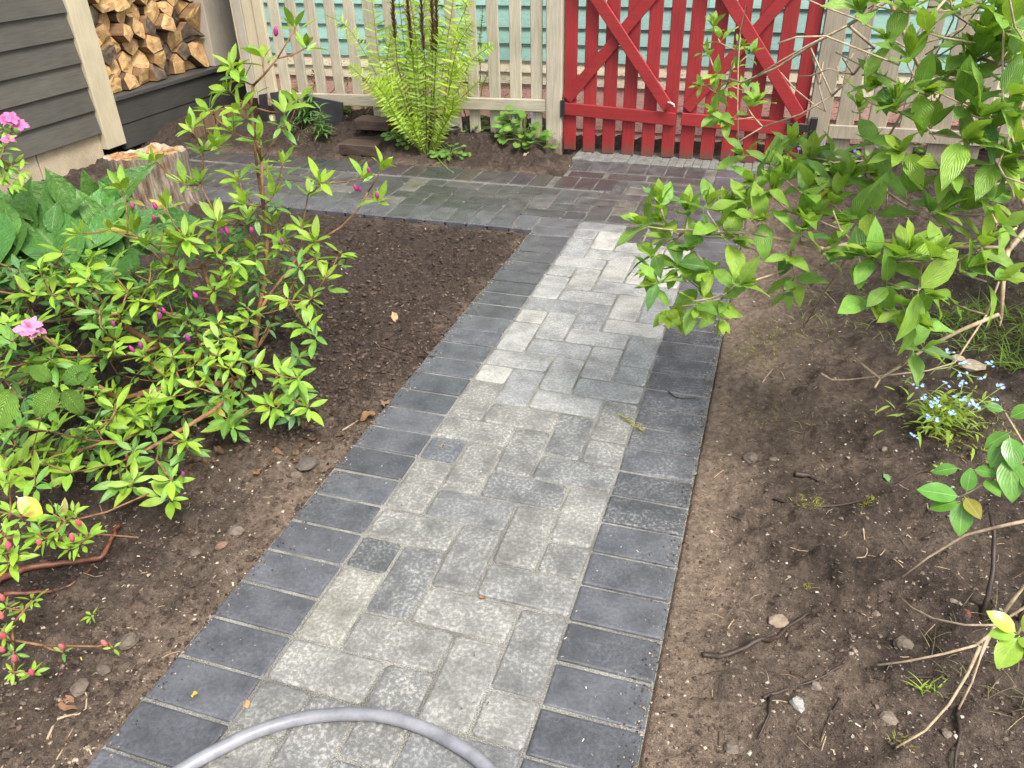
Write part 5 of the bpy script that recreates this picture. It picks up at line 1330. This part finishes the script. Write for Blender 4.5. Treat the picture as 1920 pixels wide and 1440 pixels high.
# violets: heart-shaped leaves
vg = green((0.16, 0.33, 0.05), .22, .1)
def violet(pxs, label, n, flowers=3, size=(.03, .045), spread=.10, hgt=.09, tall=0):
    c = atz(*pxs, 0.0); c.z = gz(c.x, c.y); t = thing('violet_plant', c, label, 'plant', None); b = MB()
    for i in range(n):
        a = U(0, 6.28); r = spread * math.sqrt(U(0, 1)); p = Vector((c.x + r * math.cos(a), c.y + r * math.sin(a) * .7, 0)); p.z = gz(p.x, p.y) + U(.02, hgt) * (1.15 - r / spread * .6)
        s1 = U(*size); d = Vector((math.cos(a + U(-.8, .8)), math.sin(a + U(-.8, .8)) - .4, U(-.3, .25)))
        place('leaf', random.choice(ME['violet_leaf']), frame(d, Vector((U(-.4, .4), U(-.9, 0), 1)), p, s1), t, vg())
        b.tube([c + Vector((U(-.01, .01), U(-.01, .01), 0)), (c + p) / 2 + Vector((0, 0, .012)), p], .0011, 4)
    b.build('stalks', M['grassstem'], t, smooth=True)
    for i in range(flowers):
        a = U(0, 6.28); r = spread * U(.2, .9); p = Vector((c.x + r * math.cos(a), c.y + r * math.sin(a) * .5 - .02, c.z + hgt * U(.7, 1.3)))
        f = MB()
        for k in range(5): f.tmpl(T_PET, frame((math.cos(k * 1.257), -.3, math.sin(k * 1.257)), (0, -1, .3), p, .009))
        f.tube([Vector((p.x, p.y + .004, c.z)), p], .0008, 4); o = f.build('flower', M['petal'], t, smooth=True); o.color = (0.22, 0.19, 0.50, 1)
violet((985, 285), 'violet clump with heart shaped leaves beside the gate post', 64, 2, (.038, .06), .17, .17)
violet((755, 285), 'violet leaves at the left foot of the fern', 34, 0, (.03, .045), .09, .08)
violet((845, 298), 'violet leaves spreading right of the fern base', 30, 0, (.026, .042), .12, .05)
violet((895, 270), 'violet leaves between the stones and the picket', 18, 0, (.03, .04), .08, .07)
violet((640, 240), 'violet leaves growing left of the upper timber block', 24, 0, (.036, .05), .07, .12)
violet((1580, 325), 'violets with dark blue flowers behind the shrub, right of the gate', 34, 6, (.036, .055), .16, .12)
violet((1680, 318), 'violets with dark blue flowers below the right pickets', 34, 5, (.036, .055), .16, .12)
violet((1480, 312), 'violet leaves in the corner by the right gate leaf', 22, 2, (.034, .05), .12, .11)
violet((1790, 300), 'violet leaves in the shade below the dense branches', 22, 1, (.034, .05), .16, .09)

# lance-leaved weeds by the plastic panels
wg = green((0.15, 0.31, 0.08), .22, .1)
def weed(pxs, label, stems, n, hgt, size):
    c = atz(*pxs, 0.0); c.z = gz(c.x, c.y); w = Shrub('weed', c, label, 'weed', M['grassstem']); w.minr = .001; w.k = .0003
    for i in range(stems):
        p = c + Vector((U(-.08, .08), U(-.05, .05), U(.5, 1) * hgt)); w.grow(p, 0)
        for q in range(n):
            pp = c.lerp(p, U(.25, 1)); a = U(0, 6.28); s1 = U(*size); w.leaf(random.randrange(3), frame((math.cos(a), math.sin(a), U(-.1, .8)), (0, 0, 1), pp, s1), wg(), s1)
    w.finish(ME['lance_leaf'], T_LA, M['broad_leaf_j'], 120)
weed((575, 262), 'lance leaved weed in front of the wide plastic panel', 9, 9, .24, (.06, .10))
weed((615, 275), 'bushy green weed next to the lower timber block', 8, 9, .19, (.05, .085))
weed((545, 268), 'short weed in front of the tilted plastic panel', 4, 6, .10, (.04, .06))

# greenery behind the fence, against the house
def bush(px, py, label, n, rx, rz, cf):
    c = aty(px, py, 3.42); c.z = 0.0; t = Shrub('garden_plant', c, label, 'plant', M['stem'])
    for i in range(n):
        p = c + Vector((U(-rx, rx), U(-.10, .08), U(.06, rz))); d = t.grow(p, .05); t.whorl(p, d + Vector((0, 0, .6)), 4, U(.03, .05), U(0, 40), cf, 1.0)
    t.finish(ME['azalea_leaf'], T_AZ, M['azalea_leaf_j'], 160)
bush(640, 200, 'yellow green plants behind the left pickets', 60, .42, .34, green((0.24, 0.36, 0.06)))
bush(1790, 190, 'yellow green plant behind the right pickets', 40, .16, .42, green((0.24, 0.36, 0.06)))

# grass tufts and moss, each patch one mass
def tuft(name, px, py, n, spread, hgt, col, label, cat, blade=.10):
    c = atz(px, py, 0.0); b = MB()
    for i in range(n):
        a = U(0, 6.28); r = spread * math.sqrt(U(0, 1)); x, y = c.x + r * math.cos(a), c.y + r * math.sin(a); z = gz(x, y) - .003; a2 = U(0, 6.28); k = U(.7, 1.3)
        b.tmpl(T_BL[random.randrange(3)], frame((math.cos(a2) * .7, math.sin(a2) * .7, U(.3, 1.3)), (-math.cos(a2), -math.sin(a2), .5), (x, y, z), (hgt * U(.5, 1.1) * blade * 10, hgt * U(.5, 1.2), hgt)), (col[0] * k, col[1] * k * U(.9, 1.1), col[2] * k))
    o = b.build(name, M['grass'], None, (c.x, c.y, gz(c.x, c.y)), tint=True); tag(o, label, cat); o['kind'] = 'stuff'
tuft('grass', 1890, 640, 420, .24, .09, (0.20, 0.32, 0.05), 'thin grass growing below the arching branches', 'grass', .06)
tuft('grass', 1742, 1293, 22, .018, .035, (0.30, 0.42, 0.06), 'tiny bright grass tuft on the bare soil', 'grass', .10)
tuft('grass', 590, 268, 200, .14, .05, (0.26, 0.26, 0.10), 'dry grass along the back edge of the side path', 'grass', .06)
tuft('grass', 1640, 600, 160, .30, .05, (0.22, 0.30, 0.06), 'sparse grass below the leafy shrub', 'grass', .06)
tuft('grass', 1880, 1260, 90, .13, .05, (0.27, 0.25, 0.13), 'dry wispy grass beside the bare twigs', 'grass', .04)
MC = (0.30, 0.31, 0.04)
for px, py, n, s, lab in ((1845, 560, 1800, .34, 'broad yellow green moss below the arching branches'), (1850, 830, 900, .16, 'yellow moss right of the blue flowers'), (1515, 945, 110, .035, 'moss patch at the middle of the right bed'), (1632, 945, 50, .018, 'narrow moss patch between two roots'), (1410, 660, 260, .08, 'thin moss beside the right paver border'), (1450, 620, 260, .10, 'moss below the second stem'), (1420, 770, 90, .06, 'dark moss clump near the path on the right'), (985, 455, 60, .07, 'moss at the corner of the two paths'), (1690, 1400, 40, .02, 'moss tuft at a twig tip'), (1510, 1092, 40, .016, 'small moss tuft on bare soil')):
    tuft('moss', px, py, n, s, .014, MC, lab, 'moss', .16)

# hose
hp = [(120, 1600), (230, 1515), (350, 1438), (420, 1400), (480, 1372), (560, 1348), (640, 1339), (720, 1343), (795, 1365), (860, 1399), (905, 1432), (945, 1480), (985, 1560), (1000, 1640)]
pts = [atz(x, y, 0.0128) for x, y in hp]
def smooth_path(pts, n=6):
    out = []
    for i in range(len(pts) - 1):
        p0, p1, p2, p3 = pts[max(i - 1, 0)], pts[i], pts[i + 1], pts[min(i + 2, len(pts) - 1)]
        for k in range(n):
            u = k / n; out.append(0.5 * ((2 * p1) + (p2 - p0) * u + (2 * p0 - 5 * p1 + 4 * p2 - p3) * u * u + (3 * p1 - p0 - 3 * p2 + p3) * u ** 3))
    out.append(pts[-1]); return out
b = MB(); b.tube(smooth_path(pts, 8), 0.0118, 16)
o = b.build('garden_hose', M['hose'], None, pts[6], smooth=True); tag(o, 'grey rubber garden hose curving across the near end of the path', 'hose')

# roots and sticks
def stick(pix, r, mat, name, label, cat, zo=.0, n=6, group=None, lift=.5):
    pts = []
    for i, (x, y) in enumerate(pix):
        p = atz(x, y, 0.0); h = gz(p.x, p.y) if path_dist(p.x, p.y) > .004 else 0.0; pts.append(Vector((p.x, p.y, h + r * lift + zo)))
    sp = smooth_path(pts, 4); m = len(sp)
    for i in range(1, m - 1): sp[i] = sp[i] + Vector((U(-1, 1), U(-1, 1), 0)) * r * .5
    b = MB(); b.tube(sp, [r * (1 - .55 * i / (m - 1)) * U(.85, 1.15) for i in range(m)], n)
    o = b.build(name, M[mat], None, pts[0], smooth=True); tag(o, label, cat, group); return o
stick([(1318, 1226), (1365, 1231), (1425, 1213), (1450, 1196), (1488, 1163), (1520, 1146)], .0068, 'root', 'root', 'thick dark root bent across the bare soil on the right', 'root')
stick([(1432, 1305), (1470, 1290), (1530, 1275), (1580, 1255)], .0042, 'root', 'root', 'dark root with an orange broken end', 'root')
stick([(1447, 1300), (1440, 1340), (1422, 1375)], .0035, 'root', 'root', 'thin dark root running down from the orange broken end', 'root')
stick([(1490, 888), (1512, 890), (1535, 900)], .008, 'root', 'root', 'short stub of dark root near the middle of the right bed', 'root', lift=.8)
stick([(1640, 1272), (1740, 1270), (1800, 1285), (1830, 1300)], .003, 'root', 'root', 'thin root curving below the grass tuft', 'root')
stick([(1795, 1330), (1790, 1390), (1788, 1450)], .005, 'root', 'root', 'dark root running towards the bottom edge', 'root')
stick([(1450, 930), (1540, 955), (1640, 930), (1720, 900), (1780, 895)], .003, 'root', 'root', 'long thin root passing the moss patch', 'root')
stick([(1575, 1310), (1555, 1345), (1540, 1380)], .0025, 'root', 'root', 'fine root beside the white stone', 'root')
stick([(680, 645), (722, 652), (770, 661), (815, 671)], .0052, 'root', 'stick', 'black stick lying over the left paver border', 'stick', lift=1.0)
stick([(-20, 1125), (50, 1078), (120, 1058), (192, 1050), (212, 1018), (222, 985)], .0085, 'redroot', 'branch', 'reddish wet branch lying on the soil at the left', 'branch', lift=1.6)
stick([(10, 1118), (90, 1105), (135, 1097), (172, 1062)], .0055, 'redroot', 'branch', 'thinner reddish branch under the thick one', 'branch', lift=1.2)
stick([(85, 1380), (110, 1350), (150, 1325), (160, 1300), (148, 1290)], .0026, 'twig', 'twig', 'pale curved straw at the lower left', 'twig')
stick([(90, 1445), (110, 1400), (135, 1360)], .0018, 'twig', 'twig', 'thin reed twig at the bottom left corner', 'twig')
stick([(640, 800), (665, 785), (690, 768)], .0022, 'twig', 'twig', 'thin twig touching the curled brown leaf', 'twig')
stick([(588, 790), (605, 778), (622, 768)], .0025, 'twig', 'twig', 'short pale twig below the lowest azalea whorl', 'twig')
stick([(1430, 712), (1450, 685), (1485, 662)], .002, 'twig', 'twig', 'thin pale twig in the soil right of the path', 'twig')
stick([(1253, 735), (1265, 745), (1285, 748), (1305, 747)], .0022, 'root', 'twig', 'thin dark curved twig on the right paver border', 'twig', lift=1.0)
stick([(1590, 560), (1588, 600), (1584, 610)], .0022, 'twig', 'twig', 'upright pale twig stub below the shrub', 'twig')
stick([(1610, 975), (1622, 1010), (1625, 1040), (1605, 1045)], .0022, 'twig', 'twig', 'pale forked rootlet on the right bed', 'twig')
stick([(1625, 1040), (1645, 1050), (1658, 1035)], .0018, 'twig', 'twig', 'short side fork of the pale rootlet', 'twig')
stick([(1335, 1265), (1337, 1300)], .0015, 'twig', 'twig', 'straight thin straw next to the right border', 'twig')
stick([(850, 325), (830, 308), (815, 298)], .0028, 'grassstem', 'stalk', 'fallen yellow green stalk on the side path below the fern', 'stalk', lift=1.2)
stick([(1120, 388), (1150, 388), (1175, 391)], .0016, 'root', 'twig', 'tiny dark twig on the wet pavers before the gate', 'twig', lift=1.0)
b = MB()
for k in range(330):
    lb = k < 190
    px, py = (U(-20, 960), U(430, 1440)) if lb else (U(1290, 1930), U(560, 1440))
    p = atz(px, py, 0.0)
    if path_dist(p.x, p.y) < .008: continue
    a = U(0, 6.28); l = U(.008, .045); bend = U(-.5, .5); q = []
    for t in (0, .5, 1):
        x, y = p.x + l * t * math.cos(a + bend * t), p.y + l * t * math.sin(a + bend * t); q.append((x, y, gz(x, y) + .0012))
    kk = random.random(); c = (0.36, 0.27, 0.16) if kk < .4 else ((0.16, 0.10, 0.06) if kk < .7 else (0.05, 0.035, 0.025))
    kk = U(.7, 1.3); b.tube(q, [U(.0005, .0012)] * 3, 4, col=tuple(v * kk for v in c))
TW = b

# fallen leaves
T_DL = [leaf(.6, 6, .85, .8, .5, c, .7, .05) for c in (-.4, .3, .6)]
DM = [tmesh('dead_leaf', t, M['litter']) for t in T_DL]
def dead(px, py, size, col, label, group=None, z=None):
    p = atz(px, py, 0.0); h = (gz(p.x, p.y) if path_dist(p.x, p.y) > .004 else 0.0) + size * .16; a = U(0, 6.28)
    o = place('dead_leaf', random.choice(DM), frame((math.cos(a), math.sin(a), U(-.1, .2)), (U(-.4, .4), U(-.4, .4), 1), (p.x, p.y, h), size), None, col); tag(o, label, 'leaf', group)
dead(705, 778, .05, (0.20, 0.115, 0.055), 'curled brown dead leaf on the edge of the left border'); dead(722, 765, .045, (0.25, 0.155, 0.08), 'second curled tan leaf against the brown one on the border')
dead(745, 622, .04, (0.42, 0.27, 0.14), 'tan dead leaf on the soil above the black stick'); dead(490, 885, .035, (0.22, 0.12, 0.05), 'orange brown dead leaf below the azalea, near the border')
dead(528, 857, .03, (0.32, 0.19, 0.08), 'small orange brown leaf beside the sunken stone'); dead(105, 1322, .045, (0.22, 0.11, 0.06), 'dark brown dead leaf at the lower left')
dead(358, 1306, .018, (0.55, 0.40, 0.05), 'small yellow leaf on a dark border paver'); dead(470, 1328, .022, (0.42, 0.25, 0.12), 'shredded tan leaf at the border near the hose')
dead(833, 834, .022, (0.26, 0.20, 0.07), 'brown crumb of leaf on a pale paver'); dead(1812, 1183, .02, (0.25, 0.06, 0.05), 'small dark red leaf beside the dead stem')
dead(1668, 910, .025, (0.12, 0.24, 0.08), 'green fallen leaf on the soil of the right bed'); dead(158, 1248, .02, (0.50, 0.40, 0.06), 'yellow leaf sliver on the soil at the lower left')
dead(900, 1124, .015, (0.40, 0.2, 0.08), 'orange scrap of leaf in a paver joint'); dead(980, 300, .04, (0.40, 0.30, 0.22), 'pale dead leaf in front of the violets')
b = MB()
for k in range(170):
    px, py = (U(330, 640), U(760, 900)) if k < 90 else (U(-10, 900), U(450, 1400))
    p = atz(px, py, 0.0)
    if path_dist(p.x, p.y) < .01: continue
    z = U(.006, .026) if k < 90 else U(.005, .014); a = U(0, 6.28); kk = U(.5, 1.3)
    b.tmpl(T_DL[random.randrange(3)], frame((math.cos(a), math.sin(a), U(-.1, .2)), (U(-.5, .5), U(-.5, .5), 1), (p.x, p.y, gz(p.x, p.y) + z * .15), z * 1.3), (0.11 * kk, 0.062 * kk, 0.036 * kk))
LL = b
# little seedlings in the open soil
for px, py, lab in ((180, 1172, 'two leaved seedling standing in the left bed'), (1755, 905, 'low seedling at the edge of the right bed moss')):
    c = atz(px, py, 0.0); c.z = gz(c.x, c.y); w = Shrub('seedling', c, lab, 'seedling', M['grassstem']); w.minr = .0009; p = c + Vector((0, 0, .03)); w.grow(p, 0); w.whorl(p, (0, -.3, 1), 5, .022, 20, YOUNG); w.finish(ME['azalea_leaf'], T_AZ, M['azalea_leaf_j'])
# catkin-like sprig on the path
a = atz(1162, 778, .004); c = atz(1205, 808, .004); b = MB()
for i in range(60):
    t = i / 59; p = a.lerp(c, t) + Vector((U(-1, 1), U(-1, 1), 0)) * (.004 + .007 * t); p.z = U(.001, .010); b.tmpl(T_LA[0], frame((U(-1, 1), U(-1, 1), U(0, .7)), (0, 0, 1), p, U(.008, .015)), (0.42 * U(.8, 1.2), 0.44 * U(.8, 1.1), .12))
b.tube([a, a.lerp(c, .5), c], .0014, 4, col=(.3, .25, .08)); o = b.build('flower_sprig', M['grass'], None, a, tint=True); tag(o, 'yellow green flower sprig lying on the pavers', 'sprig')

# ------------------------------------------------------------------ loose soil crumbs, chips and pale flecks: masses nobody could count
def scatter(name, n, region, size, mats_cols, label, flat=.6, on_path=False, chips=False):
    b = MB(); r = np.random.default_rng(hash(name) % 1000 if False else len(name) * 7 + n)
    tries = 0; cnt = 0
    tet = np.array([(1, .1, -.2), (-.5, .9, -.25), (-.55, -.85, -.2), (.1, 0, .8), (.5, .7, .35), (-.6, .1, .45), (.4, -.8, .3)])
    tf = [(0, 4, 3), (4, 1, 5), (4, 5, 3), (1, 2, 5), (5, 2, 3), (2, 6, 3), (6, 0, 3), (2, 0, 6), (0, 1, 4)]
    quad = np.array([(-1, -.22, 0), (1, -.3, .05), (.9, .25, .12), (-.95, .3, .02)])
    while cnt < n and tries < n * 6:
        tries += 1
        px, py = r.uniform(*region[0]), r.uniform(*region[1]); p = atz(px, py, 0.0); d = float(path_dist(p.x, p.y))
        if on_path != (d <= 0.0): continue
        if not on_path and d < .006: continue
        z = 0.0012 if on_path else gz(p.x, p.y); s = size[0] + (size[1] - size[0]) * r.random() ** 3
        a = r.uniform(0, 6.28); ca, sa = math.cos(a), math.sin(a); t = quad if chips else tet * (1 + r.uniform(-.3, .3, (7, 1)))
        q = t * np.array([s, s * r.uniform(.6, 1), s * flat]); tl = r.uniform(-.5, .5) if not on_path else 0
        x, y, zz = q[:, 0] * ca - q[:, 1] * sa, q[:, 0] * sa + q[:, 1] * ca, q[:, 2] + q[:, 0] * tl * .6
        k = r.uniform(.65, 1.35); c = mats_cols[r.integers(len(mats_cols))]
        b.add(np.stack([x + p.x, y + p.y, zz + z + s * .12], -1), [(0, 1, 2, 3)] if chips else tf, None, tuple(v * k for v in c)); cnt += 1
    o = b.build(name, M['crumb'], None, tint=True); o['kind'] = 'stuff'; tag(o, label, 'debris'); return o
def mat_crumb():
    m, nt, b = new_mat('loose_crumb', 0.8, 0.3); a = nd(nt, 'ShaderNodeAttribute', attribute_name='tint'); n = noise(nt, wpos(nt), 300, 3)
    lk(nt, mix(nt, 1.0, a.outputs['Color'], ramp(nt, n, [(.3, .7), (.7, 1.2)]), 'MULTIPLY'), b.inputs['Base Color']); bump(nt, b, n, .5, .002); return m
M['crumb'] = mat_crumb()
o = TW.build('plant_debris', M['crumb'], None, tint=True); o['kind'] = 'stuff'; tag(o, 'thin twigs and straws scattered over both beds', 'debris')
o = LL.build('leaf_litter', M['crumb'], None, tint=True); o['kind'] = 'stuff'; tag(o, 'small dead brown leaves under the azalea', 'litter')
BR = [(0.042, 0.028, 0.021), (0.055, 0.037, 0.028), (0.07, 0.049, 0.036), (0.10, 0.07, 0.052), (0.05, 0.034, 0.025)]
LT = [(0.42, 0.32, 0.22), (0.34, 0.24, 0.15), (0.5, 0.42, 0.32), (0.28, 0.19, 0.12)]
scatter('soil_crumbs', 9000, ((0, 1000), (400, 1440)), (.0018, .0095), BR, 'loose dark soil crumbs over the left bed')
scatter('soil_crumbs', 7000, ((1200, 1920), (400, 1440)), (.0014, .006), [(0.075, 0.053, 0.040), (0.10, 0.072, 0.054), (0.135, 0.10, 0.075), (0.17, 0.125, 0.09), (0.06, 0.042, 0.032)], 'loose dark soil crumbs over the right bed')
scatter('soil_crumbs', 2500, ((480, 1100), (200, 330)), (.0022, .010), BR, 'loose dark soil crumbs along the fence strip')
scatter('soil_crumbs', 8000, ((500, 1000), (390, 820)), (.003, .012), BR, 'coarse dark soil clods between azalea and path')
scatter('wood_chips', 260, ((600, 1000), (400, 700)), (.003, .011), LT, 'pale bits among the coarse clods', .5, chips=True)
scatter('wood_chips', 1000, ((0, 1000), (400, 1440)), (.0014, .008), LT, 'pale wood chips flecking the left bed', .5, chips=True)
scatter('wood_chips', 900, ((1200, 1920), (400, 1440)), (.0012, .006), LT, 'pale wood chips flecking the right bed', .5, chips=True)
scatter('wood_chips', 420, ((480, 1100), (200, 330)), (.002, .008), LT, 'pale wood chips flecking the fence strip', .5, chips=True)
scatter('gravel', 900, ((1200, 1920), (400, 1440)), (.0015, .006), [(0.30, 0.25, 0.19), (0.42, 0.38, 0.32), (0.22, 0.17, 0.12)], 'fine pale grit in the right bed')
scatter('gravel', 1000, ((0, 1000), (800, 1440)), (.0015, .006), [(0.30, 0.24, 0.17), (0.40, 0.33, 0.24), (0.2, 0.14, 0.1)], 'fine pale grit in the left bed')
b = MB(); tr_ = np.random.default_rng(5)
for k in range(2600):
    y = tr_.uniform(-1.0, 3.0); e = abs(tr_.normal(0, .022)); x = e if tr_.random() < .5 else W_ - e
    if x < .3 and y > CY0: y, x = CY0 + e, -tr_.uniform(0, 2.2)
    s_ = tr_.uniform(.0008, .0035); a = tr_.uniform(0, 6.28); c = BR[tr_.integers(5)] if tr_.random() < .6 else LT[tr_.integers(4)]
    p = np.array([(1, 0, 0), (-.5, .8, 0), (-.5, -.8, 0), (0, 0, .8)]) * s_
    b.add(np.stack([p[:, 0] * math.cos(a) - p[:, 1] * math.sin(a) + x, p[:, 0] * math.sin(a) + p[:, 1] * math.cos(a) + y, p[:, 2] + .0008], -1), [(0, 1, 3), (1, 2, 3), (2, 0, 3)], None, c)
o = b.build('soil_crumbs', M['crumb'], None, tint=True); o['kind'] = 'stuff'; tag(o, 'soil crumbs washed over the paver edges', 'debris')
scatter('petal_flecks', 420, ((380, 1420), (290, 1440)), (.0012, .0042), [(0.6, 0.58, 0.48), (0.5, 0.45, 0.3), (0.10, 0.08, 0.05)], 'fallen petal flecks on the pavers', .3, on_path=True, chips=True)

for o in list(bpy.data.objects):
    if 'at' in o: del o['at']
